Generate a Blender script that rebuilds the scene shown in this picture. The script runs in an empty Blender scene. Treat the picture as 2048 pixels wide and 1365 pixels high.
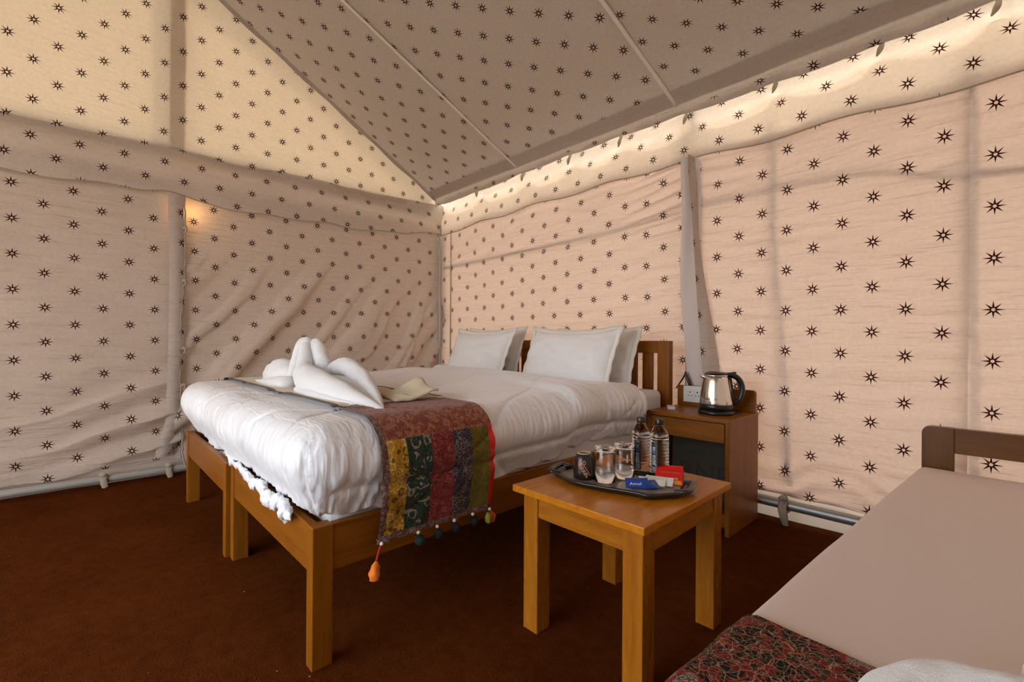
import bpy, bmesh, math, random
import numpy as np
from mathutils import Vector, Matrix

random.seed(7)
rng = np.random.RandomState(7)
PI = math.pi
scene = bpy.context.scene
COL = scene.collection

# ------------------------------------------------------------------ camera
F_PX, YAW, PITCH, ROLL, CAM_H = 920.75, math.radians(46.4985), math.radians(-0.0287), math.radians(0.3543), 0.95
def cam_basis():
    cy, sy, cp, sp = math.cos(YAW), math.sin(YAW), math.cos(PITCH), math.sin(PITCH)
    fwd = Vector((-sy*cp, cy*cp, sp)); right = Vector((cy, sy, 0)); up = right.cross(fwd)
    cr, sr = math.cos(ROLL), math.sin(ROLL)
    return cr*right + sr*up, -sr*right + cr*up, fwd
_r, _u, _f = cam_basis()
cam = bpy.data.cameras.new('camera')
cam.sensor_width = 36; cam.sensor_fit = 'HORIZONTAL'; cam.lens = F_PX/2048*36
cam.clip_start = 0.02
cam_o = bpy.data.objects.new('camera', cam); COL.objects.link(cam_o)
cam_o.matrix_world = Matrix(((_r.x, _u.x, -_f.x, 0), (_r.y, _u.y, -_f.y, 0), (_r.z, _u.z, -_f.z, CAM_H), (0, 0, 0, 1)))
scene.camera = cam_o

# ------------------------------------------------------------------ world, exposure
world = bpy.data.worlds.new('world'); scene.world = world; world.use_nodes = True
wb = world.node_tree.nodes['Background']
wb.inputs[0].default_value = (0.80, 0.90, 1.0, 1)
wb.inputs[1].default_value = 1.0
# low sun behind the back wall and the gable: it makes their thin cloth glow
sun = bpy.data.lights.new('sun', 'SUN'); sun.energy = 0.9; sun.angle = math.radians(6); sun.color = (1.0, 0.93, 0.82)
sun_o = bpy.data.objects.new('sun', sun); COL.objects.link(sun_o)
sun_o.rotation_euler = Vector((0.52, -0.62, -0.58)).to_track_quat('-Z', 'Y').to_euler()
vs = scene.view_settings
vs.view_transform = 'Standard'; vs.look = 'None'; vs.gamma = 1.0; vs.use_curve_mapping = False
vs.exposure = 2.84
scene.cycles.max_bounces = 8
scene.cycles.diffuse_bounces = 3
scene.cycles.use_light_tree = False
scene.cycles.transmission_bounces = 8
scene.cycles.glossy_bounces = 3
scene.cycles.adaptive_threshold = 0.03
scene.cycles.sample_clamp_indirect = 6.0
scene.cycles.caustics_reflective = False
scene.cycles.caustics_refractive = False

# ------------------------------------------------------------------ helpers
def link_mesh(name, verts, faces, mat=None, parent=None, smooth=False, uvs=None):
    me = bpy.data.meshes.new(name)
    me.from_pydata([tuple(map(float, v)) for v in verts], [], [tuple(int(i) for i in f) for f in faces])
    if uvs is not None:
        uvl = me.uv_layers.new(name='UVMap')
        idx = np.empty(len(me.loops), dtype=np.int32); me.loops.foreach_get('vertex_index', idx)
        uvl.data.foreach_set('uv', np.asarray(uvs, dtype=np.float32)[idx].ravel())
    if smooth:
        me.polygons.foreach_set('use_smooth', [True]*len(me.polygons))
    me.update()
    o = bpy.data.objects.new(name, me); COL.objects.link(o)
    if mat: me.materials.append(mat)
    if parent: o.parent = parent
    return o

def link_bm(name, bm, mat=None, parent=None, smooth=False):
    me = bpy.data.meshes.new(name); bm.to_mesh(me); bm.free()
    if smooth: me.polygons.foreach_set('use_smooth', [True]*len(me.polygons))
    o = bpy.data.objects.new(name, me); COL.objects.link(o)
    if mat: me.materials.append(mat)
    if parent: o.parent = parent
    return o

def tag(o, label, cat, group=None, kind=None):
    o['label'] = label; o['category'] = cat
    if group: o['group'] = group
    if kind: o['kind'] = kind
    return o

def empty(name, loc=(0, 0, 0), rz=0.0):
    o = bpy.data.objects.new(name, None); COL.objects.link(o)
    o.location = loc; o.rotation_euler = (0, 0, rz); o.empty_display_size = 0.1
    return o

def copy_tree(o, parent=None):
    c = o.copy(); COL.objects.link(c)
    if parent: c.parent = parent
    for ch in list(o.children): copy_tree(ch, c)
    return c

def box(name, lo, hi, mat, parent=None, bev=0.003, seg=2, round_=None):
    bm = bmesh.new()
    bmesh.ops.create_cube(bm, size=1.0)
    lo = Vector(lo); hi = Vector(hi); c = (lo+hi)/2; d = hi-lo
    for v in bm.verts: v.co = Vector((v.co.x*d.x, v.co.y*d.y, v.co.z*d.z)) + c
    if round_:                     # round_: list of (edge test, offset, segs)
        for test, off, sg in round_:
            es = [e for e in bm.edges if test((e.verts[0].co+e.verts[1].co)/2, e)]
            bmesh.ops.bevel(bm, geom=es, offset=off, segments=sg, profile=0.5, affect='EDGES')
    if bev > 0:
        es = [e for e in bm.edges if e.calc_face_angle(0) > 0.6]
        bmesh.ops.bevel(bm, geom=es, offset=min(bev, min(d)*0.3), segments=seg, profile=0.6, affect='EDGES')
    return link_bm(name, bm, mat, parent, smooth=False)

def grid_faces(nu, nv, closed_u=False):
    F = []
    for j in range(nv-1):
        for i in range(nu if closed_u else nu-1):
            a = j*nu+i; b = j*nu+(i+1) % nu
            F.append((a, b, b+nu, a+nu))
    return F

def lathe(name, prof, mat, parent=None, n=40, loc=(0, 0, 0), smooth=True, close=False):
    V = []; nr = len(prof)
    for r, z in prof:
        for i in range(n):
            a = 2*PI*i/n; V.append((loc[0]+r*math.cos(a), loc[1]+r*math.sin(a), loc[2]+z))
    Fc = grid_faces(n, nr, True)
    if close: Fc += [tuple(reversed(range(n))), tuple(range((nr-1)*n, nr*n))]
    return link_mesh(name, V, Fc, mat, parent, smooth)

def catmull(pts, n):
    P = [np.array(p, float) for p in pts]; P = [2*P[0]-P[1]] + P + [2*P[-1]-P[-2]]
    out = []; m = len(P)-3
    for k in range(n):
        t = k/(n-1)*m; i = min(int(t), m-1); t -= i
        a, b, c, d = P[i:i+4]
        out.append(0.5*((2*b)+(-a+c)*t+(2*a-5*b+4*c-d)*t*t+(-a+3*b-3*c+d)*t**3))
    return np.array(out)

def tube(pts, radii, n=16, m=40, flat=None, caps=True, jitter=0.0, seed=0):
    """smooth tube through pts; radii per control point; flat = (a,b) scale of the two cross-section axes"""
    P = catmull(pts, m)
    R = catmull([(r, 0, 0) for r in radii], m)[:, 0]
    T = np.gradient(P, axis=0); T /= np.linalg.norm(T, axis=1)[:, None]
    up = np.array([0, 0, 1.0])
    if abs(T[0] @ up) > 0.9: up = np.array([0, 1.0, 0])
    V = []; N = np.cross(T[0], up); N /= np.linalg.norm(N)
    fa, fb = flat or (1, 1)
    rs = np.random.RandomState(seed)
    ph = rs.rand(8)*6.28
    for k in range(m):
        N = N - (N @ T[k])*T[k]; N /= np.linalg.norm(N); B = np.cross(T[k], N)
        for i in range(n):
            a = 2*PI*i/n
            jj = 1+jitter*(math.sin(3*a+ph[0]+k*0.35)+0.6*math.sin(5*a+ph[1]-k*0.5)+0.6*math.sin(k*0.8+ph[2]))
            V.append(P[k]+R[k]*jj*(fa*math.cos(a)*N+fb*math.sin(a)*B))
    Fc = grid_faces(n, m, True)
    if caps:
        V.append(P[0]-T[0]*R[0]*0.5); c0 = len(V)-1
        V.append(P[-1]+T[-1]*R[-1]*0.5); c1 = len(V)-1
        for i in range(n):
            Fc.append((c0, (i+1) % n, i)); Fc.append((c1, (m-1)*n+i, (m-1)*n+(i+1) % n))
    return V, Fc

def tube_obj(name, pts, radii, mat, parent=None, n=16, m=40, **k):
    if not isinstance(radii, (list, tuple)): radii = [radii]*len(pts)
    V, Fc = tube(pts, radii, n, m, **k)
    return link_mesh(name, V, Fc, mat, parent, True)

_perm = rng.rand(256, 256)
def vnoise(x, y):
    x = np.asarray(x, float); y = np.asarray(y, float)
    xi = np.floor(x).astype(int); yi = np.floor(y).astype(int); fx = x-xi; fy = y-yi
    fx = fx*fx*fx*(fx*(6*fx-15)+10); fy = fy*fy*fy*(fy*(6*fy-15)+10)
    g = lambda a, b: _perm[a % 256, b % 256]
    return ((g(xi, yi)*(1-fx)+g(xi+1, yi)*fx)*(1-fy)+(g(xi, yi+1)*(1-fx)+g(xi+1, yi+1)*fx)*fy)*2-1
def fbm(x, y, o=3):
    s = 0; a = 1.0
    for k in range(o):
        s = s+a*vnoise(x*2**k+17.3*k, y*2**k+5.1*k); a *= 0.5
    return s
def sstep(a, b, x):
    t = np.clip((x-a)/(b-a), 0, 1); return t*t*(3-2*t)

def text_mesh(txt, size, extrude=0.0):
    cu = bpy.data.curves.new('txt', 'FONT'); cu.body = txt; cu.size = size; cu.extrude = extrude; cu.resolution_u = 2
    cu.align_x = 'CENTER'; cu.align_y = 'CENTER'
    o = bpy.data.objects.new('txt', cu); COL.objects.link(o)
    dg = bpy.context.evaluated_depsgraph_get()
    me = o.evaluated_get(dg).to_mesh()
    V = [tuple(v.co) for v in me.vertices]; Fc = [tuple(p.vertices) for p in me.polygons]
    o.evaluated_get(dg).to_mesh_clear()
    bpy.data.objects.remove(o); bpy.data.curves.remove(cu)
    return V, Fc

# ------------------------------------------------------------------ node helpers
class NT:
    def __init__(s, name):
        s.mat = bpy.data.materials.new(name); s.mat.use_nodes = True
        s.t = s.mat.node_tree; s.t.nodes.clear()
        s.out = s.n('ShaderNodeOutputMaterial')
    def n(s, typ, **kw):
        nd = s.t.nodes.new(typ)
        for k, v in kw.items(): setattr(nd, k, v)
        return nd
    def l(s, a, b): s.t.links.new(a, b)
    def put(s, sock, v):
        if isinstance(v, bpy.types.NodeSocket): s.l(v, sock)
        elif isinstance(v, (tuple, list)) and len(v) == 3 and len(sock.default_value) == 4: sock.default_value = (*v, 1)
        else: sock.default_value = v
    def math(s, op, a, b=None, c=None, clamp=False):
        nd = s.n('ShaderNodeMath', operation=op, use_clamp=clamp)
        for i, v in enumerate((a, b, c)):
            if v is not None: s.put(nd.inputs[i], v)
        return nd.outputs[0]
    def mix(s, f, a, b, mode='MIX'):
        nd = s.n('ShaderNodeMix', data_type='RGBA', blend_type=mode)
        s.put(nd.inputs[0], f); s.put(nd.inputs[6], a); s.put(nd.inputs[7], b)
        return nd.outputs[2]
    def ramp(s, fac, stops, interp='LINEAR'):
        nd = s.n('ShaderNodeValToRGB'); nd.color_ramp.interpolation = interp
        e = nd.color_ramp.elements
        while len(e) < len(stops): e.new(0.5)
        for el, (p, c) in zip(e, stops): el.position = p; el.color = (*c, 1)
        s.put(nd.inputs[0], fac); return nd.outputs[0]
    def coord(s, kind='Object', scale=(1, 1, 1), loc=(0, 0, 0), rot=(0, 0, 0)):
        tc = s.n('ShaderNodeTexCoord'); mp = s.n('ShaderNodeMapping')
        s.l(tc.outputs[kind], mp.inputs[0]); mp.inputs[1].default_value = loc; mp.inputs[2].default_value = rot; mp.inputs[3].default_value = scale
        return mp.outputs[0]
    def noise(s, vec, scale, detail=2.0, rough=0.5, dist=0.0):
        nd = s.n('ShaderNodeTexNoise'); s.put(nd.inputs['Vector'], vec)
        nd.inputs['Scale'].default_value = scale; nd.inputs['Detail'].default_value = detail
        nd.inputs['Roughness'].default_value = rough; nd.inputs['Distortion'].default_value = dist
        return nd.outputs[0]
    def voro(s, vec, scale, feature='F1', out=0, rand=1.0):
        nd = s.n('ShaderNodeTexVoronoi', feature=feature); s.put(nd.inputs['Vector'], vec)
        nd.inputs['Scale'].default_value = scale; nd.inputs['Randomness'].default_value = rand
        return nd.outputs[out]
    def bump(s, h, strength=0.3, dist=0.01):
        nd = s.n('ShaderNodeBump'); nd.inputs['Strength'].default_value = strength; nd.inputs['Distance'].default_value = dist
        s.l(h, nd.inputs['Height']); return nd.outputs[0]
    def principled(s, col, rough=0.5, metal=0.0, normal=None, **kw):
        p = s.n('ShaderNodeBsdfPrincipled'); s.put(p.inputs['Base Color'], col)
        s.put(p.inputs['Roughness'], rough); p.inputs['Metallic'].default_value = metal
        if normal is not None: s.l(normal, p.inputs['Normal'])
        for k, v in kw.items(): s.put(p.inputs[k.replace('_', ' ')], v)
        s.l(p.outputs[0], s.out.inputs[0]); return s.mat

def plain(name, col, rough=0.5, metal=0.0, **kw):
    t = NT(name); return t.principled(col, rough, metal, **kw)

# ------------------------------------------------------------------ materials
def star_fabric(name, trans, refl=(0.80, 0.74, 0.68), tint=(1.0, 0.80, 0.62), sx=0.125, sy=0.211, wr=0.75, R=0.036):
    """printed tent cotton: staggered eight-pointed brown stars, lets part of the daylight through"""
    t = NT(name)
    uv = t.n('ShaderNodeUVMap'); uv.uv_map = 'UVMap'
    sp = t.n('ShaderNodeSeparateXYZ'); t.l(uv.outputs[0], sp.inputs[0])
    u, v = sp.outputs[0], sp.outputs[1]
    i0 = t.math('ROUND', u); m = t.math('FLOORED_MODULO', i0, 2.0)
    du = t.math('MULTIPLY', t.math('SUBTRACT', u, i0), sx)
    vv = t.math('SUBTRACT', v, t.math('MULTIPLY', m, 0.5))
    dv = t.math('MULTIPLY', t.math('SUBTRACT', vv, t.math('ROUND', vv)), sy)
    r = t.math('SQRT', t.math('ADD', t.math('MULTIPLY', du, du), t.math('MULTIPLY', dv, dv)))
    th = t.math('ARCTAN2', dv, du)
    q = t.math('DIVIDE', th, PI/4)
    ang = t.math('MULTIPLY', t.math('ABSOLUTE', t.math('SUBTRACT', q, t.math('ROUND', q))), PI/4)
    perp = t.math('MULTIPLY', r, t.math('SINE', ang)); along = t.math('MULTIPLY', r, t.math('COSINE', ang))
    w0 = 0.0056
    e = t.math('SUBTRACT', t.math('ADD', perp, t.math('MULTIPLY', along, w0/R)), w0)       # < 0 inside a ray
    ray = t.math('LESS_THAN', e, 0.0)
    core = t.math('LESS_THAN', r, 0.0102)
    star = t.math('MAXIMUM', ray, core)
    star = t.math('MULTIPLY', star, t.math('GREATER_THAN', r, 0.0062))
    co = t.coord('Object')
    weave = t.noise(co, 60.0, 1.0, 0.7)
    tone = t.math('ADD', t.math('MULTIPLY', weave, 0.22), 0.89)
    cc = t.n('ShaderNodeCombineColor'); [t.l(tone, cc.inputs[k]) for k in range(3)]
    base = t.mix(1.0, refl, cc.outputs[0], 'MULTIPLY')
    tr = t.mix(1.0, tint, cc.outputs[0], 'MULTIPLY')
    brown = (0.040, 0.010, 0.006)
    base = t.mix(star, base, brown); tr = t.mix(star, tr, (0.03, 0.006, 0.004))
    cr = t.n('ShaderNodeMapRange'); t.l(t.noise(t.coord('Object', (2.6, 2.6, 15)), 2.4, 2.0, 0.5, 0.0), cr.inputs[0]); cr.interpolation_type = 'SMOOTHSTEP'; cr.inputs[1].default_value = 0.42; cr.inputs[2].default_value = 0.80
    crease = cr.outputs[0]
    h = t.math('MULTIPLY', crease, 0.55*wr)
    nb = t.bump(h, 0.55, 0.02)
    d = t.n('ShaderNodeBsdfDiffuse'); t.l(base, d.inputs[0]); t.l(nb, d.inputs['Normal'])
    tl = t.n('ShaderNodeBsdfTranslucent'); t.l(tr, tl.inputs[0]); t.l(nb, tl.inputs['Normal'])
    mx = t.n('ShaderNodeMixShader'); mx.inputs[0].default_value = trans
    t.l(d.outputs[0], mx.inputs[1]); t.l(tl.outputs[0], mx.inputs[2]); t.l(mx.outputs[0], t.out.inputs[0])
    return t.mat

def canvas(name, trans, refl, tint):
    t = NT(name); co = t.coord('Object')
    h = t.noise(co, 30.0, 3.0)
    nb = t.bump(h, 0.2, 0.01)
    d = t.n('ShaderNodeBsdfDiffuse'); t.put(d.inputs[0], refl); t.l(nb, d.inputs['Normal'])
    tl = t.n('ShaderNodeBsdfTranslucent'); t.put(tl.inputs[0], tint)
    mx = t.n('ShaderNodeMixShader'); mx.inputs[0].default_value = trans
    t.l(d.outputs[0], mx.inputs[1]); t.l(tl.outputs[0], mx.inputs[2]); t.l(mx.outputs[0], t.out.inputs[0])
    return t.mat

WIDE = dict(sx=0.1065, sy=0.238)
CREAM = (0.51, 0.425, 0.365)
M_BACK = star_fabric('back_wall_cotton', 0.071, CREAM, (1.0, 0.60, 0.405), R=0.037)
M_LEFT = star_fabric('left_wall_cotton', 0.077, (0.525, 0.44, 0.38), (1.0, 0.72, 0.50), wr=0.9)
M_GABLE = star_fabric('gable_cotton', 0.088, CREAM, (1.0, 0.68, 0.385), **WIDE, wr=0.2)
M_VALL = star_fabric('left_valance_cotton', 0.075, (0.62, 0.53, 0.46), (1.0, 0.72, 0.48), **WIDE, wr=0.3)
M_VALB = star_fabric('back_valance_cotton', 0.175, CREAM, (1.0, 0.75, 0.53), **WIDE, wr=0.3)
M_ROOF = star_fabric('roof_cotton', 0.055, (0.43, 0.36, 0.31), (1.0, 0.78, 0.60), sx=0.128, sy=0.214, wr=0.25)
M_ENTR = star_fabric('entrance_wall_cotton', 0.50, CREAM, (1.0, 0.78, 0.60))  # out of view; translucency raised to throw extra light on the bed
M_FARG = star_fabric('far_gable_cotton', 0.075, (0.45, 0.38, 0.32), (1.0, 0.76, 0.58))
M_FLAP = canvas('flap_cotton', 0.15, (0.74, 0.68, 0.65), (1.0, 0.85, 0.75))
M_FLY = canvas('fly_canvas', 0.10, (0.55, 0.50, 0.44), (0.9, 0.8, 0.65))
M_DIMMER = canvas('valance_dimmer_cotton', 0.58, (0.5, 0.45, 0.40), (1.0, 0.94, 0.88))
M_TAPE = canvas('seam_tape_cotton', 0.30, (0.86, 0.80, 0.74), (1.0, 0.85, 0.7))
M_TIE = canvas('tie_cotton', 0.08, (0.46, 0.38, 0.29), (1.0, 0.8, 0.6))
M_SKIRT = canvas('skirt_cotton', 0.05, (0.52, 0.44, 0.38), (1.0, 0.75, 0.55))
M_STRAP = plain('webbing', (0.22, 0.20, 0.19), 0.9)

def carpet():
    t = NT('brown_coir_carpet'); co = t.coord('Object')
    big = t.noise(co, 2.2, 4.0, 0.6); fib = t.noise(t.coord('Object', (1, 1, 1)), 160.0, 3.0, 0.7)
    mid = t.noise(co, 22.0, 4.0, 0.65)
    f = t.math('ADD', t.math('MULTIPLY', big, 0.5), t.math('ADD', t.math('MULTIPLY', mid, 0.45), t.math('MULTIPLY', fib, 0.35)))
    col = t.ramp(f, [(0.35, (0.048, 0.0098, 0.0016)), (0.62, (0.098, 0.022, 0.0036)), (0.85, (0.145, 0.036, 0.0065))])
    sc = t.n('ShaderNodeTexVoronoi'); t.l(co, sc.inputs['Vector']); sc.inputs['Scale'].default_value = 13.0
    keep = t.math('GREATER_THAN', t.noise(co, 57.0, 0.0), 0.60)
    speck = t.math('MULTIPLY', t.math('LESS_THAN', sc.outputs[0], 0.035), keep)
    col = t.mix(speck, col, (0.55, 0.45, 0.36))
    h = t.math('ADD', t.math('MULTIPLY', fib, 1.0), mid)
    return t.principled(col, 0.95, normal=t.bump(h, 0.9, 0.012), Specular_IOR_Level=0.02)
M_CARPET = carpet()

def wood(name, axis, c0, c1, c2, rough=0.38, seed=0.0):
    t = NT(name)
    sc = [14.0, 14.0, 14.0]; sc['xyz'.index(axis)] = 1.1
    co = t.coord('Object', tuple(sc), (seed, seed*1.7, seed*0.6))
    n1 = t.noise(co, 1.6, 5.0, 0.6, 1.2)
    n2 = t.noise(t.coord('Object', tuple(s*4 for s in sc)), 2.0, 3.0, 0.6)
    f = t.math('ADD', t.math('MULTIPLY', n1, 0.8), t.math('MULTIPLY', n2, 0.25))
    col = t.ramp(f, [(0.22, c0), (0.52, c1), (0.86, c2)])
    big = t.noise(t.coord('Object', (3, 3, 3), (seed, 0, 0)), 1.0, 2.0)
    col = t.mix(t.math('MULTIPLY', big, 0.22), col, c0)
    rg = t.math('ADD', t.math('MULTIPLY', n2, 0.15), rough-0.07)
    return t.principled(col, rg, normal=t.bump(n2, 0.12, 0.003), Specular_IOR_Level=0.28)
WC = ((0.13, 0.034, 0.0022), (0.27, 0.085, 0.0048), (0.38, 0.130, 0.0095))
W = {a: wood('teak_'+a, a, *WC, seed=i*3.1) for i, a in enumerate('xyz')}
WT = {a: wood('table_teak_'+a, a, (0.24, 0.072, 0.005), (0.39, 0.128, 0.009), (0.52, 0.195, 0.018), 0.26, seed=2+i*2.3) for i, a in enumerate('xyz')}
W_TOP = wood('table_top_veneer', 'y', (0.36, 0.105, 0.006), (0.55, 0.185, 0.011), (0.68, 0.26, 0.02), 0.22, seed=6.2)  # table teak, brightened on the top to paint in its glossy reflection
WD = {a: wood('walnut_'+a, a, (0.085, 0.030, 0.006), (0.15, 0.058, 0.011), (0.20, 0.085, 0.02), 0.35, seed=5+i*2.7) for i, a in enumerate('xyz')}

def cloth(name, col, rough=0.75, bs=0.25, sheen=0.2, scale=1.0, spec=0.25):
    t = NT(name); co = t.coord('Object')
    a = t.noise(co, 26*scale, 4.0, 0.6, 0.8); b = t.noise(co, 330.0, 2.0)
    h = t.math('ADD', a, t.math('MULTIPLY', b, 0.25))
    return t.principled(col, rough, normal=t.bump(h, bs, 0.012), Sheen_Weight=sheen, Specular_IOR_Level=spec)
def duvet_cloth():
    t = NT('white_satin_duvet')
    g = t.n('ShaderNodeNewGeometry'); sp = t.n('ShaderNodeSeparateXYZ'); t.l(g.outputs['True Normal'], sp.inputs[0])
    flat = t.n('ShaderNodeMapRange'); t.l(t.math('ABSOLUTE', sp.outputs[2]), flat.inputs[0]); flat.inputs[1].default_value = 0.45; flat.inputs[2].default_value = 0.85
    down = t.noise(t.coord('Object', (48, 48, 1.7)), 1.0, 1.2, 0.45, 0.35)           # drawn creases down the skirts
    across = t.noise(t.coord('Object', (6, 34, 6), rot=(0, 0, 0.25)), 1.0, 2.0, 0.5, 0.8)        # fine creases across the top
    mx = t.n('ShaderNodeMix', data_type='FLOAT'); t.l(flat.outputs[0], mx.inputs[0]); t.l(down, mx.inputs[2]); t.l(across, mx.inputs[3])
    soft = t.noise(t.coord('Object'), 9.0, 3.0, 0.55, 0.6)
    h = t.math('ADD', t.math('MULTIPLY', mx.outputs[0], 1.0), t.math('MULTIPLY', soft, 0.6))
    return t.principled((0.88, 0.87, 0.90), 0.40, normal=t.bump(h, 0.48, 0.014), Sheen_Weight=0.25, Specular_IOR_Level=0.5)
M_DUVET = duvet_cloth()
M_SHEET = cloth('white_sheet', (0.78, 0.75, 0.74), 0.7, 0.2)
M_PILLOW = cloth('white_pillow_cotton', (0.90, 0.88, 0.88), 0.6, 0.10, 0.2, 0.35)
M_PILTRIM = cloth('cream_piping', (0.92, 0.88, 0.80), 0.6, 0.1)
M_BEIGE = cloth('beige_sheet', (0.78, 0.63, 0.56), 0.8, 0.06, 0.1, 0.3)
M_CREAM = cloth('cream_cotton', (0.72, 0.62, 0.46), 0.85, 0.15)

def terry(name, col):
    t = NT(name); co = t.coord('Object')
    a = t.noise(co, 420.0, 2.0, 0.7); b = t.noise(co, 38.0, 3.0, 0.6)
    h = t.math('ADD', a, t.math('MULTIPLY', b, 1.6))
    return t.principled(col, 0.95, normal=t.bump(h, 0.5, 0.006), Sheen_Weight=0.5, Specular_IOR_Level=0.1)
M_TERRY = terry('white_terry', (0.93, 0.92, 0.93))
M_CTERRY = terry('cream_terry', (0.66, 0.52, 0.33))

def block_print(name, ground, ink, ink2, scale, thick=0.25, rings=3.0, warp=0.012, vines=0.0):
    """hand-block-print cotton: ringed flowers and vines on a plain ground"""
    t = NT(name)
    uv = t.n('ShaderNodeUVMap'); uv.uv_map = 'UVMap'
    wn = t.n('ShaderNodeTexNoise'); t.l(uv.outputs[0], wn.inputs['Vector']); wn.inputs['Scale'].default_value = scale*1.6
    wv = t.n('ShaderNodeVectorMath', operation='SCALE'); t.l(wn.outputs['Color'], wv.inputs[0]); wv.inputs['Scale'].default_value = warp
    ad = t.n('ShaderNodeVectorMath', operation='ADD'); t.l(uv.outputs[0], ad.inputs[0]); t.l(wv.outputs[0], ad.inputs[1])
    vec = ad.outputs[0]
    d = t.voro(vec, scale); cellc = t.voro(vec, scale, out=1)
    ring = t.math('SINE', t.math('MULTIPLY', d, rings*2*PI))
    petal = t.voro(vec, scale*3.7)
    line = t.math('GREATER_THAN', t.math('ADD', ring, t.math('MULTIPLY', petal, 0.8)), 1.0-thick)
    edge = t.voro(vec, scale*2.3, 'DISTANCE_TO_EDGE')
    vine = t.math('LESS_THAN', edge, 0.035+vines)
    sel = t.math('GREATER_THAN', t.n_sep(cellc), 0.5)
    inkc = t.mix(sel, ink, ink2)
    col = t.mix(line, ground, inkc)
    fw = t.math('MULTIPLY', vine, 0.75)
    col = t.mix(fw, col, ink)
    fine = t.noise(uv.outputs[0], 900.0, 1.0)
    return t.principled(col, 0.85, normal=t.bump(fine, 0.3, 0.002), Sheen_Weight=0.15, Specular_IOR_Level=0.15)
def _nsep(self, c):
    s = self.n('ShaderNodeSeparateColor'); self.l(c, s.inputs[0]); return s.outputs[0]
NT.n_sep = _nsep
P_RED = block_print('rust_block_print', (0.23, 0.045, 0.022), (0.42, 0.20, 0.11), (0.10, 0.012, 0.012), 90, 0.35)
P_YEL = block_print('yellow_block_print', (0.50, 0.25, 0.012), (0.10, 0.06, 0.02), (0.65, 0.45, 0.16), 42, 0.2, 2.5)
P_GRN = block_print('green_block_print', (0.012, 0.034, 0.024), (0.27, 0.22, 0.17), (0.012, 0.034, 0.024), 40, 0.05, 2.0, 0.010, -0.020)
P_MAR = block_print('maroon_block_print', (0.16, 0.006, 0.010), (0.33, 0.10, 0.09), (0.20, 0.03, 0.03), 58, 0.3)
P_BLK = block_print('black_block_print', (0.016, 0.013, 0.022), (0.22, 0.16, 0.15), (0.03, 0.03, 0.10), 50, 0.3)
P_OLV = block_print('olive_block_print', (0.13, 0.085, 0.006), (0.19, 0.14, 0.02), (0.07, 0.06, 0.006), 110, 0.3)
P_BRD = block_print('border_block_print', (0.055, 0.012, 0.020), (0.40, 0.28, 0.22), (0.16, 0.06, 0.05), 120, 0.35)
P_BRN = block_print('brown_border_print', (0.075, 0.022, 0.012), (0.22, 0.13, 0.08), (0.05, 0.015, 0.01), 110, 0.3)
P_VIVID = plain('red_ribbon', (0.62, 0.012, 0.006), 0.6)

def floral():
    t = NT('dark_floral_print')
    uv = t.n('ShaderNodeUVMap'); uv.uv_map = 'UVMap'
    wn = t.n('ShaderNodeTexNoise'); t.l(uv.outputs[0], wn.inputs['Vector']); wn.inputs['Scale'].default_value = 16; wn.inputs['Detail'].default_value = 3
    wv = t.n('ShaderNodeVectorMath', operation='SCALE'); t.l(wn.outputs['Color'], wv.inputs[0]); wv.inputs['Scale'].default_value = 0.05
    ad = t.n('ShaderNodeVectorMath', operation='ADD'); t.l(uv.outputs[0], ad.inputs[0]); t.l(wv.outputs[0], ad.inputs[1]); v = ad.outputs[0]
    big = t.voro(v, 15); bc = t.n_sep(t.voro(v, 15, out=1))
    mid = t.voro(v, 85); e1 = t.voro(v, 46, 'DISTANCE_TO_EDGE'); e2 = t.voro(v, 105, 'DISTANCE_TO_EDGE')
    red = t.math('GREATER_THAN', t.noise(v, 42, 3.0), 0.52)
    col = t.mix(red, (0.012, 0.010, 0.007), (0.17, 0.013, 0.012))
    col = t.mix(t.math('LESS_THAN', e2, 0.045), col, (0.24, 0.13, 0.075))
    col = t.mix(t.math('LESS_THAN', e1, 0.018), col, (0.38, 0.26, 0.16))
    flower = t.math('MULTIPLY', t.math('LESS_THAN', big, 0.33), t.math('GREATER_THAN', bc, 0.42))
    pet = t.math('GREATER_THAN', t.math('SINE', t.math('MULTIPLY', mid, 24.0)), -0.15)
    fcol = t.mix(pet, (0.10, 0.05, 0.045), (0.33, 0.25, 0.19))
    col = t.mix(flower, col, fcol)
    halo = t.math('MULTIPLY', t.math('GREATER_THAN', bc, 0.42), t.math('COMPARE', big, 0.37, 0.03))
    col = t.mix(halo, col, (0.28, 0.02, 0.018))
    fine = t.noise(uv.outputs[0], 700.0, 1.0)
    return t.principled(col, 0.85, normal=t.bump(fine, 0.3, 0.002), Specular_IOR_Level=0.15)
P_FLORAL = floral()

M_GALV = plain('galvanised_steel', (0.42, 0.43, 0.42), 0.42, 0.75)
M_PAINTPIPE = plain('painted_pipe', (0.42, 0.40, 0.36), 0.45, 0.2)
M_STEEL = plain('polished_steel', (0.78, 0.74, 0.70), 0.12, 1.0)
M_BLACK = plain('black_plastic', (0.012, 0.012, 0.013), 0.28)
M_BLACKM = plain('dark_brown_melamine', (0.020, 0.015, 0.013), 0.22)
M_WHITEP = plain('white_plastic', (0.80, 0.77, 0.72), 0.35)
M_GREYP = plain('grey_plastic', (0.55, 0.53, 0.50), 0.4)
M_DARK = plain('dark_hole', (0.01, 0.009, 0.008), 0.6)
M_GLASS = plain('clear_glass', (1, 1, 1), 0.02, IOR=1.45, Transmission_Weight=1.0)
M_WATER = plain('bottle_water', (0.97, 0.98, 0.98), 0.03, IOR=1.33, Transmission_Weight=1.0)
M_LABEL = plain('black_label', (0.012, 0.012, 0.014), 0.4)
M_INK = plain('white_ink', (0.85, 0.85, 0.85), 0.5)
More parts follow.
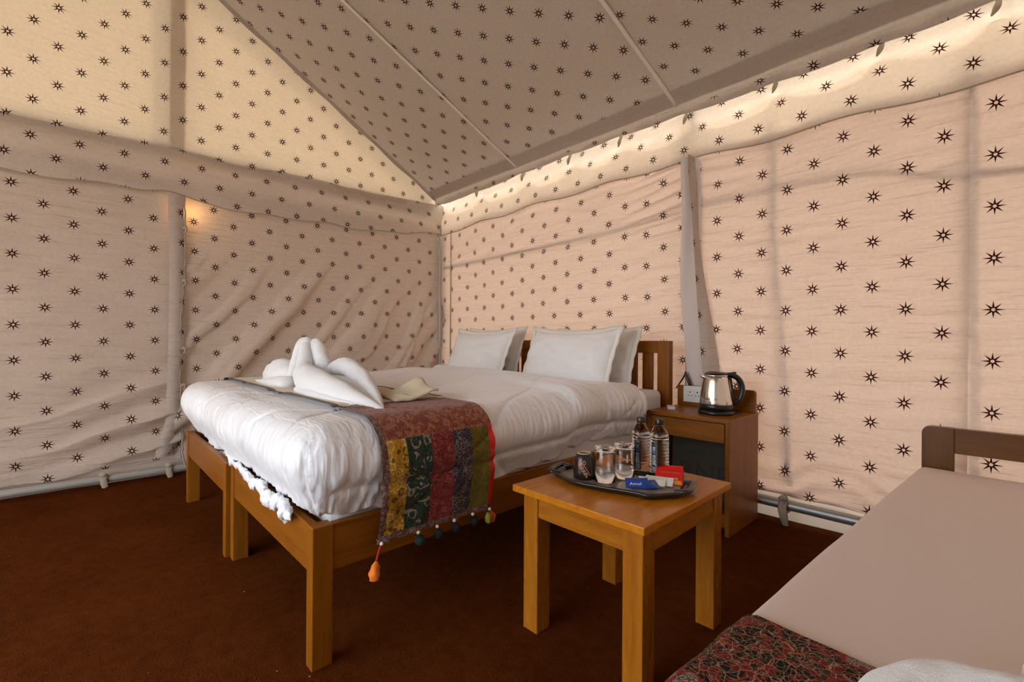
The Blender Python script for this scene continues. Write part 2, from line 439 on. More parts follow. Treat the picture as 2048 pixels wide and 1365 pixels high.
M_BLUEINK = plain('blue_ink', (0.01, 0.30, 0.80), 0.4)
M_MUG = plain('dark_brown_glaze', (0.026, 0.015, 0.012), 0.22)
M_MUGRIM = plain('unglazed_rim', (0.60, 0.47, 0.28), 0.6)
M_MUGDECO = plain('pink_glaze_line', (0.62, 0.30, 0.24), 0.4)
M_SRED = plain('red_sachet', (0.66, 0.008, 0.006), 0.28)
M_SORANGE = plain('orange_sachet_band', (0.80, 0.30, 0.015), 0.28)
M_SWHITE = plain('white_sachet', (0.78, 0.75, 0.68), 0.4)
M_SBLUE = plain('blue_sachet', (0.012, 0.055, 0.33), 0.25)
M_ORANGE = plain('orange_thread', (0.85, 0.20, 0.012), 0.8)
M_REDTHREAD = plain('red_thread', (0.40, 0.010, 0.010), 0.8)
M_GREENTHREAD = plain('green_thread', (0.006, 0.022, 0.012), 0.9)
M_OLIVETHREAD = plain('olive_thread', (0.30, 0.28, 0.02), 0.9)
M_BLACKTHREAD = plain('black_thread', (0.010, 0.012, 0.010), 0.9)
M_BEAD = plain('white_bead', (0.80, 0.72, 0.64), 0.4)
M_CARTON = plain('grey_board', (0.060, 0.046, 0.032), 0.9)
M_SAND = plain('sandy_ground', (0.50, 0.44, 0.36), 1.0)
M_TRAYTOP = wood('tray_print_sheen', 'x', (0.24, 0.18, 0.155), (0.30, 0.23, 0.20), (0.36, 0.28, 0.24), 0.14, 9.0)  # pale print, lightened further to stand in for the grazing reflection

# ------------------------------------------------------------------ the tent
XL, XR, YB, YF = -3.99, 1.75, 2.76, -1.86
RIDGE_Y, EAVE_Y, EAVE_Z, SLOPE = 0.46, 2.80, 2.325, math.radians(29.3)
def roof_z(y):
    yy = np.where(np.asarray(y) >= RIDGE_Y, y, 2*RIDGE_Y-np.asarray(y)); return EAVE_Z+(EAVE_Y-yy)*math.tan(SLOPE)
LAT = {  # star lattice (column, row) of each cloth from its in-plane metres
 'RW2': [[8.184, -0.0411, 1.4032], [0.1315, 4.6606, -8.6162]],
 'RW1': [[7.9197, 0.0392, 14.0336], [0.0083, 4.7346, -8.9206]],
 'RW1b': [[7.8931, 0.1082, 12.5838], [-0.0841, 4.8173, -8.1452]],
 'LWA': [[7.5724, 0.1136, 1.88], [-0.1199, 4.777, -8.9337]],
 'LWB': [[7.9585, 0.1692, -8.2115], [-0.123, 4.7181, -4.8838]],
 'VL': [[9.35, 0.2149, 1.3861], [-0.1049, 4.1689, -9.0006]],
 'GL': [[9.4862, -0.0675, 2.9687], [-0.0578, 4.1766, -11.4672]],
 'GR': [[9.0669, 0.0001, -4.9804], [-0.2676, 4.1027, -13.1326]],
 'RM': [[7.4701, 0.9723, 17.4606], [-0.3814, 4.5175, -4.8008]],
 'RR': [[8.2456, 1.9147, 8.0747], [0.4178, 5.5625, -1.7696]],
 'RL': [[7.9177, 0.2817, 25.549], [0.1484, 4.3453, -7.0913]],
 'VR': [[9.5014, 0.0878, 11.5148], [0.024, 4.2175, -9.4658]],
}
def lat(key, a, b):
    (p, q, r), (s, t, w) = LAT[key]
    return np.stack([p*a+q*b+r, s*a+t*b+w], -1)

def panel(name, A, Bc, shape, mat, parent, disp, key, pos):
    """cloth sheet: A, Bc = 2-D arrays of in-plane coordinates; pos(a,b,d) -> xyz; disp = array along the normal"""
    d = disp
    X, Y, Z = pos(A, Bc, d)
    V = np.stack([np.broadcast_to(X, A.shape), np.broadcast_to(Y, A.shape), np.broadcast_to(Z, A.shape)], -1).reshape(-1, 3)
    uv = lat(key, A, Bc).reshape(-1, 2)
    nv, nu = A.shape
    return link_mesh(name, V, grid_faces(nu, nv), mat, parent, True, uv)

def mesh2(a0, a1, b0, b1, na, nb):
    """b0, b1 may be functions of a"""
    a = np.linspace(a0, a1, na); f0 = b0(a) if callable(b0) else np.full(na, b0); f1 = b1(a) if callable(b1) else np.full(na, b1)
    t = np.linspace(0, 1, nb)[:, None]
    return np.broadcast_to(a, (nb, na)).copy(), f0*(1-t)+f1*t

# floor and ground
fl = link_mesh('floor', [(XL-0.05, YF-0.05, 0), (XR+0.05, YF-0.05, 0), (XR+0.05, YB+0.05, 0), (XL-0.05, YB+0.05, 0)], [(0, 1, 2, 3)], M_CARPET)
tag(fl, 'brown coir carpet covering the tent floor', 'floor', kind='structure')
gr = link_mesh('ground', [(-30, -30, -0.02), (30, -30, -0.02), (30, 30, -0.02), (-30, 30, -0.02)], [(0, 1, 2, 3)], M_SAND)
tag(gr, 'pale sandy ground outside the tent', 'ground', kind='structure')

# ---- back wall (behind the headboards)
wall_back = tag(empty('wall_back', (0, 0, 0)), 'star-printed cotton tent wall behind the headboards, lit from outside', 'wall', kind='structure')
def back_pos(a, b, d):
    lean = 0.02*sstep(1.95, 2.11, b)
    return a, YB+lean-d, b
def back_disp(A, Bz):
    d = 0.010*fbm(A*1.3, Bz*1.6)+0.004*fbm(A*5, Bz*7)
    pl = sstep(-1.85, -1.60, A)*sstep(-1.28, -1.38, A)*sstep(1.60, 1.78, Bz)*sstep(2.2, 2.05, Bz)      # pleats pulled towards the flap
    pr = sstep(-1.40, -1.30, A)*sstep(-0.7, -1.2, A)*sstep(1.78, 1.9, Bz)*sstep(2.2, 2.05, Bz)
    d = d+0.011*pl*np.sin((Bz-0.16*A+0.02*vnoise(A*3, Bz*3))*88)+0.006*pr*np.sin((Bz+0.12*A)*70)
    low = sstep(0.55, 0.15, Bz)
    d = d+0.010*low*np.sin((Bz*1.0+0.12*A+0.10*fbm(A*2, Bz*2))*42)
    d = d+0.003*np.sin((Bz+0.06*fbm(A*1.5, Bz*3))*60)*sstep(0.2, 0.9, fbm(A*1.1+4, Bz*2.1)+0.4)
    return d
def val_hem_b(x): return 2.035+0.035*np.sin((x+3.9)/3.9*PI)+0.012*np.sin(x*9)-0.02*sstep(-3.7, -3.95, x)
for (a0, a1, z0, key, na) in ((-4.03, -1.695, 0.0, 'RW1', 240), (-1.695, -1.30, 0.0, 'RW1b', 60), (-1.33, -0.085, 0.13, 'RW2', 160), (-0.085, XR, 0.13, 'RW2', 110)):
    A, Bz = mesh2(a0, a1, z0, lambda x: val_hem_b(x)+0.032, na, 230)
    if a0 == -0.085:
        uvA = A-0.085
        o = panel('wall_panel', A, Bz, None, M_BACK, wall_back, back_disp(A, Bz), key, back_pos)
        uv = lat('RW2', A, Bz); uv[..., 0] += 0.0 ; uv[..., 0] -= (lat('RW2', np.array(-0.01), np.array(1.4))[0]-1.0); uv[..., 1] += 0.03
        uv = uv.reshape(-1, 2)
        idx = np.empty(len(o.data.loops), dtype=np.int32); o.data.loops.foreach_get('vertex_index', idx)
        o.data.uv_layers[0].data.foreach_set('uv', uv[idx].astype(np.float32).ravel())
    else:
        panel('wall_panel', A, Bz, None, M_BACK, wall_back, back_disp(A, Bz)+(0.012 if key == 'RW2' else 0), key, back_pos)
# white ground skirt behind the pipe
A, Bz = mesh2(-3.97, XR, 0.0, 0.16, 120, 8)
link_mesh('ground_skirt', np.stack([A, YB+0.0*A+0.012*vnoise(A*4, Bz*5)+0.01, Bz], -1).reshape(-1, 3), grid_faces(120, 8), M_SKIRT, wall_back, True)
# valance along the eave
A, Bz = mesh2(-4.0, XR, val_hem_b, lambda x: 0*x+2.47, 420, 44)
tv = (Bz-2.03)/(2.47-2.03)
tie_x = np.array([-3.95, -3.35, -2.75, -2.25, -1.80, -1.33, -0.83, -0.385, -0.012, 0.42, 0.85, 1.3])
near = np.min(np.abs(A[..., None]-tie_x), -1)
D = 0.035+0.012*fbm(A*2.0, Bz*3)+0.006*fbm(A*9, Bz*4)-0.02*np.exp(-(near/0.07)**2)*sstep(2.15, 2.35, Bz)+0.012*np.sin((A-near*0)*30+Bz*24)*np.exp(-(near/0.16)**2)*sstep(2.10, 2.25, Bz)
panel('valance', A, Bz, None, M_VALB, wall_back, D, 'VR', lambda a, b, d: (a, YB-d+0.06*sstep(2.12, 2.47, b), b))
hp = [(x, YB-0.04-0.012*float(fbm(x*2.0, 2.03*3)), float(val_hem_b(np.array(x)))-0.004) for x in np.linspace(-3.94, XR, 90)]
tube_obj('hem_piping', hp, 0.004, M_TIE, wall_back, 6, 240)
# unseen strip added to dim the lower valance from behind, scalloped between ties
A, Bz = mesh2(-3.99, XR, lambda x: val_hem_b(x)+0.006, lambda x: 2.262+0.045*np.exp(-(np.min(np.abs(np.asarray(x)[..., None]-tie_x), -1)/0.10)**2), 420, 8)
link_mesh('valance_dimmer', np.stack([A, YB+0.035+0*A, Bz], -1).reshape(-1, 3), grid_faces(420, 8), M_DIMMER, wall_back, True)
# loose flap where two wall cloths overlap, by the bedside table
ys = np.linspace(0, 1, 60); us = np.linspace(0, 1, 12)
U, Tt = np.meshgrid(us, ys)
zz = 2.07-1.50*Tt
wid = 0.105+0.03*sstep(0.5, 1.0, Tt)
xx = -1.352+0.045*Tt+U*wid+0.01*np.sin(Tt*9)
yy = YB-0.05-0.02*np.sin(U*PI*1.3+1.5*Tt)-0.012*np.sin(Tt*14+U*3)*sstep(0.4, 0, Tt)-0.012*np.sin(U*6+Tt*5)
fo = link_mesh('overlap_flap', np.stack([xx, yy, zz], -1).reshape(-1, 3), grid_faces(12, 60), M_FLAP, wall_back, True)
U2 = U*0.45+0.55
xx2 = xx+0.045; 
fo2 = link_mesh('overlap_flap', np.stack([-1.352+0.075+0.10*Tt+U*(0.012+0.075*sstep(0.28, 1, Tt)), yy-0.012-0.02*np.cos(U*2), zz], -1).reshape(-1, 3), grid_faces(12, 60), M_LEFT, wall_back, True,
                lat('RW2', -1.30+U*0.09, zz).reshape(-1, 2)+np.array([0.25, 0.12]))
# webbing straps outside the cloth: they show through it as faint dark lines
def strap(name, pts, w, parent, horiz):
    P = catmull(pts, 60); V = []
    for p in P:
        a = np.array([0, 0, w/2]) if horiz else np.array([w/2, 0, 0])
        V += [p-a, p+a, p+a+np.array([0, 0.004, 0]), p-a+np.array([0, 0.004, 0])]
    return link_mesh(name, V, grid_faces(4, 60, True), M_STRAP, parent)
strap('webbing_strap', [(-3.95, YB+0.014, 1.70), (-2.0, YB+0.014, 1.735), (-1.33, YB+0.03, 1.80)], 0.022, wall_back, True)
strap('webbing_strap', [(-1.33, YB+0.014, 1.80), (-0.5, YB+0.014, 1.79), (0.06, YB+0.014, 1.66), (1.7, YB+0.014, 1.6)], 0.024, wall_back, True)
strap('webbing_strap', [(-0.86, YB+0.010, 2.15), (-0.853, YB+0.010, 1.51), (-0.81, YB+0.010, 0.91), (-0.77, YB+0.010, 0.2)], 0.022, wall_back, False)
strap('webbing_strap', [(-0.085, YB+0.014, 2.15), (-0.085, YB+0.014, 1.2), (-0.086, YB+0.014, 0.2)], 0.034, wall_back, False)
# tie bows under the eave
for x in tie_x[1:]:
    tube_obj('eave_tie', [(x, YB-0.005, 2.41), (x+0.010, YB-0.045, 2.345), (x+0.004, YB-0.052, 2.315), (x-0.010, YB-0.040, 2.295)], [0.012, 0.010, 0.012, 0.004], M_TIE, wall_back, 8, 16)

# ---- left wall and gable
wall_left = tag(empty('wall_left', (0, 0, 0)), 'star-printed cotton gable end wall with creased lower cloth', 'wall', kind='structure')
def left_pos(a, b, d): return XL+d, a, b
def disp_LA(A, Bz):
    d = 0.008*fbm(A*1.4, Bz*1.3)+0.003*fbm(A*6, Bz*7)
    m = sstep(0.95, 0.25, Bz)*(0.35+0.65*sstep(-0.6, 0.35, A))
    q = Bz-0.34*(A-0.5)+0.06*fbm(A*1.5, Bz*1.5)
    q2 = Bz-0.62*(A-0.5)+0.05*fbm(A*1.2+9, Bz*1.2)
    w = 1-np.abs(np.sin(q*13+1.2*vnoise(A*1.3+5, Bz*1.3)))**0.7
    d = d+m*(0.050*w*(0.6+0.4*vnoise(A*2.2, Bz*2.2))+0.018*np.sin(q2*26+3*vnoise(A*2, Bz*2))*sstep(-0.4, 0.4, A))
    d = d+0.0028*np.sin((Bz+0.05*fbm(A*2, Bz*2))*75)*sstep(0.0, 0.8, fbm(A*1.5+3, Bz*1.8)+0.3)
    return d
def disp_LB(A, Bz):
    d = 0.008*fbm(A*1.2+7, Bz*1.3)+0.003*fbm(A*5, Bz*6)
    q = Bz-1.25*(A-1.2)+0.12*fbm(A*1.1, Bz*1.1)
    m = sstep(1.9, 1.0, Bz)
    d = d+m*(0.045*sstep(0.45, 1.0, np.sin(q*6.3))+0.026*sstep(0.5, 1.0, np.sin(q*11+1)))
    q2 = Bz-2.3*(A-2.35)+0.1*fbm(A*2, Bz)
    d = d+0.04*sstep(2.0, 2.5, A)*sstep(1.6, 0.9, Bz)*sstep(0.2, 0.9, np.sin(q2*9))
    return d
A, Bz = mesh2(YF, 0.545, lambda a: 0.070+0.035*sstep(-0.4, 0.45, a)+0.008*np.sin(a*17), 2.05, 200, 240)
panel('wall_panel', A, Bz, None, M_LEFT, wall_left, disp_LA(A, Bz)+0.012, 'LWA', left_pos)
A, Bz = mesh2(0.50, 2.84, 0.05, 2.05, 200, 240)
panel('wall_panel', A, Bz, None, M_LEFT, wall_left, disp_LB(A, Bz), 'LWB', left_pos)
A, Bz = mesh2(YF, 2.78, 0.0, 0.12, 120, 6)
link_mesh('ground_skirt', np.stack([XL-0.02+0.012*vnoise(A*4, Bz*5), A, Bz], -1).reshape(-1, 3), grid_faces(120, 6), M_SKIRT, wall_left, True)
# folded selvedge where the two cloths meet at the pole
U, Tt = np.meshgrid(np.linspace(0, 1, 10), np.linspace(0, 1, 70))
zz = 1.97-1.83*Tt
yy = 0.458+0.012*np.sin(Tt*4)-0.05*sstep(0.85, 1, Tt)+U*(0.092-0.012*Tt)+0.004*np.sin(Tt*60)*U
xx = XL+0.045+0.012*np.sin(U*PI)+0.004*np.sin(Tt*23)
link_mesh('selvedge', np.stack([xx, yy, zz], -1).reshape(-1, 3), grid_faces(10, 70), M_LEFT, wall_left, True, lat('LWA', 0.435+U*0.09+0*Tt, zz+0.05).reshape(-1, 2))
ef = [(XL+0.05+0.004*math.sin(k*2.1), 0.552+0.012*math.sin(k*0.13)-0.012*k/60+0.003*math.sin(k*1.7), 1.965-1.80*k/60) for k in range(61)]
tube_obj('frayed_edge', ef, 0.0045, M_TIE, wall_left, 6, 180, jitter=0.25, seed=3)
for z_ in (1.72, 1.35, 0.875, 0.62):
    tube_obj('side_tie', [(XL+0.055, 0.545, z_), (XL+0.075, 0.556, z_+0.012), (XL+0.07, 0.562, z_-0.012), (XL+0.055, 0.55, z_-0.03)], [0.007, 0.010, 0.008, 0.004], M_TIE, wall_left, 8, 14)
# gable cloths under the roof, two halves
zv = lambda a: roof_z(a)+0.0
A, Bz = mesh2(RIDGE_Y+0.06, 2.86, 2.20, lambda a: np.maximum(roof_z(a)+0.02, 2.21), 150, 90)
panel('gable_panel', A, Bz, None, M_GABLE, wall_left, 0.006*fbm(A*2, Bz*2)+0.004*fbm(A*5, Bz*5), 'GR', left_pos)
A, Bz = mesh2(-2.0, RIDGE_Y+0.06, 2.20, lambda a: np.maximum(roof_z(a)+0.02, 2.21), 150, 90)
panel('gable_panel', A, Bz, None, M_GABLE, wall_left, 0.006*fbm(A*2, Bz*2), 'GL', left_pos)
def val_hem_l(y): return 1.930+0.012*np.sin(y*5)+0.008*np.sin(y*13)+0.10*sstep(1.6, 2.75, y)+0.035*np.exp(-((y-0.45)/0.12)**2)
A, Bz = mesh2(YF, 2.79, val_hem_l, lambda y: 2.262+0.075*(y+0.32)/2.9, 300, 40)
D = 0.050+0.010*fbm(A*2.2, Bz*3)+0.012*fbm(A*6, Bz*4)*sstep(2.1, 2.7, A)-0.045*sstep(2.15, 2.30, Bz)+0.02*sstep(2.1, 1.95, Bz)
panel('valance', A, Bz, None, M_VALL, wall_left, D, 'VL', left_pos)
hp = [(XL+0.068+0.010*float(fbm(y*2.2, 1.93*3)), y, float(val_hem_l(np.array(y)))-0.004) for y in np.linspace(YF, 2.73, 90)]
tube_obj('hem_piping', hp, 0.004, M_TIE, wall_left, 6, 240)

# sleeve sewn on the outside of the gable for the pole
sv = [(XL-0.012, y, z) for z in np.linspace(2.2, 3.62, 12) for y in (0.472, 0.52, 0.572)]
link_mesh('pole_sleeve', sv, grid_faces(3, 12), canvas('sleeve_cotton', 0.28, (0.5, 0.45, 0.40), (1.0, 0.85, 0.7)), wall_left)
# frame poles of the tent
def pole(name, a, b, r, mat, label, n=14):
    a = Vector(a); b = Vector(b)
    V, Fc = tube([a, a.lerp(b, 0.33), a.lerp(b, 0.66), b], [r]*4, n, 12)
    o = link_mesh(name, [Vector(v)-a for v in V], Fc, mat, None, True); o.location = a
    return tag(o, label, 'pole', kind='structure')
pole('trim_1', (XL-0.085, 0.515, -0.02), (XL-0.085, 0.515, 3.62), 0.03, M_GALV, 'upright gable pole standing just outside the end cloth')
pole('trim_2', (XL-0.05, YF, 2.235), (XL-0.05, 2.80, 2.31), 0.038, M_GALV, 'level frame pole outside the gable, behind the valance')
pole('trim_3', (XL+0.05, 2.715, 0.0), (XL+0.05, 2.715, 2.12), 0.017, M_PAINTPIPE, 'slim upright corner pole between end wall and back wall')
pole('trim_4', (-1.335, YB+0.075, 0.0), (-1.335, YB+0.075, 2.4), 0.025, M_GALV, 'upright pole outside the back wall behind the loose flap')
pole('trim_5', (XL, YB+0.09, 2.42), (XR, YB+0.09, 2.42), 0.02, M_GALV, 'level eave pole outside the back wall')
# dark slit beside the corner pole: the back wall's own side hem
tube_obj('side_hem', [(-3.79, YB-0.02, 2.03), (-3.785, YB-0.022, 1.5), (-3.79, YB-0.02, 1.0), (-3.785, YB-0.02, 0.4)], 0.006, M_TIE, wall_back, 8, 40)

# bottom rails with tie cloths
def bottom_rail(name, a, b, r, mat, label):
    return pole(name, a, b, r, mat, label, 18)
br = bottom_rail('baseboard_left', (XL+0.062, YF+0.05, 0.052), (XL+0.062, 2.70, 0.045), 0.024, M_PAINTPIPE, 'pale steel pipe along the floor below the gable end wall')
bb = bottom_rail('baseboard_back', (-3.9, YB-0.062, 0.105), (XR-0.05, YB-0.062, 0.100), 0.026, M_GALV, 'grey steel pipe along the floor below the back wall')
def tie_on(parent, at, along, s=1.0, seed=0):
    """knotted strip of cloth round the pipe with a hanging tail"""
    ax = Vector(along); up = Vector((0, 0, 1)); out = ax.cross(up)
    if out.dot(Vector((0, -1, 0))+Vector((1, 0, 0))) < 0: out = -out
    at = Vector(at)-parent.location
    pts = []
    for k in range(14):
        a = k/13*2*PI; pts.append(at+(up*math.sin(a)+out*math.cos(a))*0.030*s+ax*(0.012*math.sin(2*a)))
    V, Fc = tube(pts, [0.010*s]*14, 8, 44, flat=(1.6, 0.5))
    link_mesh('tie_loop', V, Fc, M_TIE, parent, True)
    V, Fc = tube([at+up*0.035*s+out*0.02, at+out*0.042*s-up*0.005, at+out*0.045*s-up*0.05*s+ax*0.008, at+out*0.03*s-up*(at.z+parent.location.z-0.004)+ax*0.012], [0.012*s, 0.013*s, 0.012*s, 0.009*s], 8, 24, flat=(1.5, 0.35))
    link_mesh('tie_tail', V, Fc, M_TIE, parent, True)
    V, Fc = tube([at+up*0.028*s+out*0.028-ax*0.02, at+up*0.036*s+out*0.034, at+up*0.028*s+out*0.028+ax*0.02], [0.006, 0.014*s, 0.006], 8, 14)
    link_mesh('tie_knot', V, Fc, M_TIE, parent, True)
tie_on(bb, (-0.76, YB-0.062, 0.105), (1, 0, 0), 1.1)
tie_on(br, (XL+0.062, 0.135, 0.05), (0, 1, 0), 0.9)
tie_on(br, (XL+0.062, 0.47, 0.05), (0, 1, 0), 0.9)
tube_obj('tie_string', [Vector((XL+0.06, 0.545, 0.17))-br.location, Vector((XL+0.085, 0.55, 0.12))-br.location, Vector((XL+0.08, 0.57, 0.05))-br.location, Vector((XL+0.09, 0.60, 0.012))-br.location], 0.006, M_TIE, br, 8, 24)

# ---- roof lining
ceiling = tag(empty('ceiling', (0, 0, 0)), 'sloping star-printed cotton roof lining with pale stitched seams', 'ceiling', kind='structure')
def seam_x(k, s):      # roof seams run up the slope, a little out of square
    return {0: XL+0.0*s, 1: -2.735-0.130*s, 2: -1.335-0.125*s, 3: -0.01-0.05*s, 4: XR+0.0*s}[k]
SL = (EAVE_Y-RIDGE_Y)/math.cos(SLOPE)
S0 = (EAVE_Y-2.665)/math.cos(SLOPE)
for k, key in ((0, 'RL'), (1, 'RM'), (2, 'RR'), (3, 'RR')):
    na, ns = 90, 90
    t = np.linspace(0, 1, na)[None, :]; s = np.linspace(S0, SL, ns)[:, None]
    A = seam_x(k, s)*(1-t)+seam_x(k+1, s)*t; S = np.broadcast_to(s, A.shape).copy()
    T = np.broadcast_to(t, A.shape)
    sag = 0.020*np.sin(T*PI)*np.sin((S-S0)/(SL-S0)*PI)+0.006*fbm(A*1.7, S*1.7)+0.002*fbm(A*7, S*7)
    if k == 2: sag = sag+0.006*np.sin(A*14+S*16)*sstep(0.9, 0.3, S)*0.6
    Y = EAVE_Y-S*math.cos(SLOPE)-sag*math.sin(SLOPE); Z = EAVE_Z+S*math.sin(SLOPE)-sag*math.cos(SLOPE)
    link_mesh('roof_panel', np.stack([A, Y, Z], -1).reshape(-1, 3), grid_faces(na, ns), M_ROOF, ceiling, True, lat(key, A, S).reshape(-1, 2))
# the other slope, over the entrance side
t = np.linspace(0, 1, 60)[None, :]; s = np.linspace(0, SL, 50)[:, None]
A = XL*(1-t)+XR*t+0*s; S = s+0*t
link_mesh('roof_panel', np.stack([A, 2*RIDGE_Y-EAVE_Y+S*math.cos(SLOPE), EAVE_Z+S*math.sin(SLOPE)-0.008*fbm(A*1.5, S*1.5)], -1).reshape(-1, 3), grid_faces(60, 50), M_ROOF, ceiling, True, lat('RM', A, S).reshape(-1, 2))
for k in (1, 2, 3):
    pts = []
    for s_ in np.linspace(S0, SL, 14):
        pts.append((seam_x(k, s_), EAVE_Y-s_*math.cos(SLOPE)-0.006, EAVE_Z+s_*math.sin(SLOPE)-0.010))
    tube_obj('seam_tape', pts, 0.012, M_TAPE, ceiling, 8, 60, flat=(1.2, 0.6))
# hem of the lining hanging along the eave
x = np.linspace(XL+0.03, XR, 300)
drop = 0.078+0.012*np.cos((x+0.6)*2.1)
V = []
t5 = np.linspace(0, 1, 8)
hx = np.broadcast_to(x, (8, 300)); hz0 = EAVE_Z+S0*math.sin(SLOPE)
near = np.min(np.abs(x[:, None]-tie_x), -1)
scal = 0.010*np.exp(-(near/0.10)**2)
HZ = hz0-np.clip((t5[:, None]-0.3)/0.7, 0, 1)*(drop-scal)[None, :]+np.clip((0.3-t5[:, None])/0.3, 0, 1)*0.045-0.014*np.exp(-((t5[:, None]-0.3)/0.2)**2)
HY = 2.665+0.02*t5[:, None]+0.004*fbm(hx*3, HZ*5)*(t5[:, None] > 0.5)-np.clip((0.3-t5[:, None])/0.3, 0, 1)*0.085-0.012
uvh = lat('RR', hx, S0-np.clip((t5[:, None]-0.3)/0.7, 0, 1)*0.08+0*hx)
uvh[t5 < 0.45] = (0.5, 0.25)
uvh = uvh.reshape(-1, 2)
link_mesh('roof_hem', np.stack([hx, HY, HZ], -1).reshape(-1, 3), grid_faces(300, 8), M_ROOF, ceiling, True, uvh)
# gable-side hem of the lining
gy = np.linspace(2.665, RIDGE_Y, 120)
V = []
for y in gy:
    z_ = float(roof_z(y)); w = 0.035+0.006*math.sin(y*15)
    V += [(XL+0.05, y, z_-0.004), (XL+0.035, y, z_-w)]
link_mesh('gable_hem', V, [(2*i, 2*i+1, 2*i+3, 2*i+2) for i in range(119)], M_ROOF, ceiling, True, [(0.5, 0.25)]*len(V))
# outer fly sheet that shades the lining
V = [(XL-0.25, EAVE_Y+0.05, EAVE_Z+0.26), (XR+0.25, EAVE_Y+0.05, EAVE_Z+0.26), (XR+0.25, RIDGE_Y, float(roof_z(RIDGE_Y))+0.24), (XL-0.25, RIDGE_Y, float(roof_z(RIDGE_Y))+0.24),
     (XR+0.25, 2*RIDGE_Y-EAVE_Y-0.05, EAVE_Z+0.26), (XL-0.25, 2*RIDGE_Y-EAVE_Y-0.05, EAVE_Z+0.26)]
link_mesh('outer_fly', V, [(0, 1, 2, 3), (3, 2, 4, 5)], M_FLY, ceiling)

# ---- walls out of the picture: entrance side with its door opening, far gable
wall_front = tag(empty('wall_front', (0, 0, 0)), 'star-printed entrance wall of the tent with an open doorway', 'wall', kind='structure')
DX0, DX1, DH = -2.30, -0.40, 2.08
for (a0, a1, z0, z1) in ((XL, DX0, 0, 2.36), (DX1, XR, 0, 2.36), (DX0, DX1, DH, 2.36)):
    A, Bz = mesh2(a0, a1, z0, z1, 40, 40)
    panel('wall_panel', A, Bz, None, M_FARG if a0 == DX1 else M_ENTR, wall_front, 0.01*fbm(A*2, Bz*2), 'RW2', lambda a, b, d: (a, YF+d, b))
wall_right = tag(empty('wall_right', (0, 0, 0)), 'star-printed gable wall on the far side of the single bed', 'wall', kind='structure')
A, Bz = mesh2(YF, 2.78, 0.0, lambda a: np.minimum(roof_z(a)+0.02, 9), 120, 80)
panel('wall_panel', A, Bz, None, M_FARG, wall_right, 0.01*fbm(A*2, Bz*2), 'LWB', lambda a, b, d: (XR-d, a, b))
# annexe against the gable end (keeps daylight off the lower cloth)
annexe = tag(empty('wall_annexe', (0, 0, 0)), 'canvas washroom annexe built against the gable end', 'wall', kind='structure')
ax0 = XL-1.6
for V in ([(ax0, YF, 0), (ax0, 2.9, 0), (ax0, 2.9, 2.16), (ax0, YF, 2.16)], [(ax0, YF, 2.16), (ax0, 2.9, 2.16), (XL-0.02, 2.9, 2.20), (XL-0.02, YF, 2.20)],
          [(ax0, 2.9, 0), (XL-0.02, 2.9, 0), (XL-0.02, 2.9, 2.2), (ax0, 2.9, 2.16)], [(ax0, YF, 0), (XL-0.02, YF, 0), (XL-0.02, YF, 2.2), (ax0, YF, 2.16)]):
    link_mesh('annexe_cloth', V, [(0, 1, 2, 3)], M_FLAP, annexe)
# bulb burning in the annexe: its light shows at the slit beside the pole
bulb_mat = NT('bulb_glow'); em = bulb_mat.n('ShaderNodeEmission'); em.inputs[0].default_value = (1.0, 0.62, 0.28, 1); em.inputs[1].default_value = 28.0
bulb_mat.l(em.outputs[0], bulb_mat.out.inputs[0])
bl = empty('light_bulb', (XL-0.10, 0.60, 1.86))
lathe('glass_bulb', [(0.001, -0.032), (0.016, -0.028), (0.024, -0.010), (0.022, 0.006), (0.012, 0.026), (0.011, 0.034)], bulb_mat.mat, bl, 20)
lathe('cap', [(0.012, 0.034), (0.012, 0.056), (0.004, 0.060), (0.001, 0.060)], M_GALV, bl, 16)
tube_obj('flex', [(0, 0, 0.06), (0.0, 0.0, 0.15), (0.01, 0, 0.25), (0.0, 0, 0.33)], 0.003, M_BLACK, bl, 8, 12)
tag(bl, 'lit bulb glowing through the slit beside the gable pole', 'light bulb')

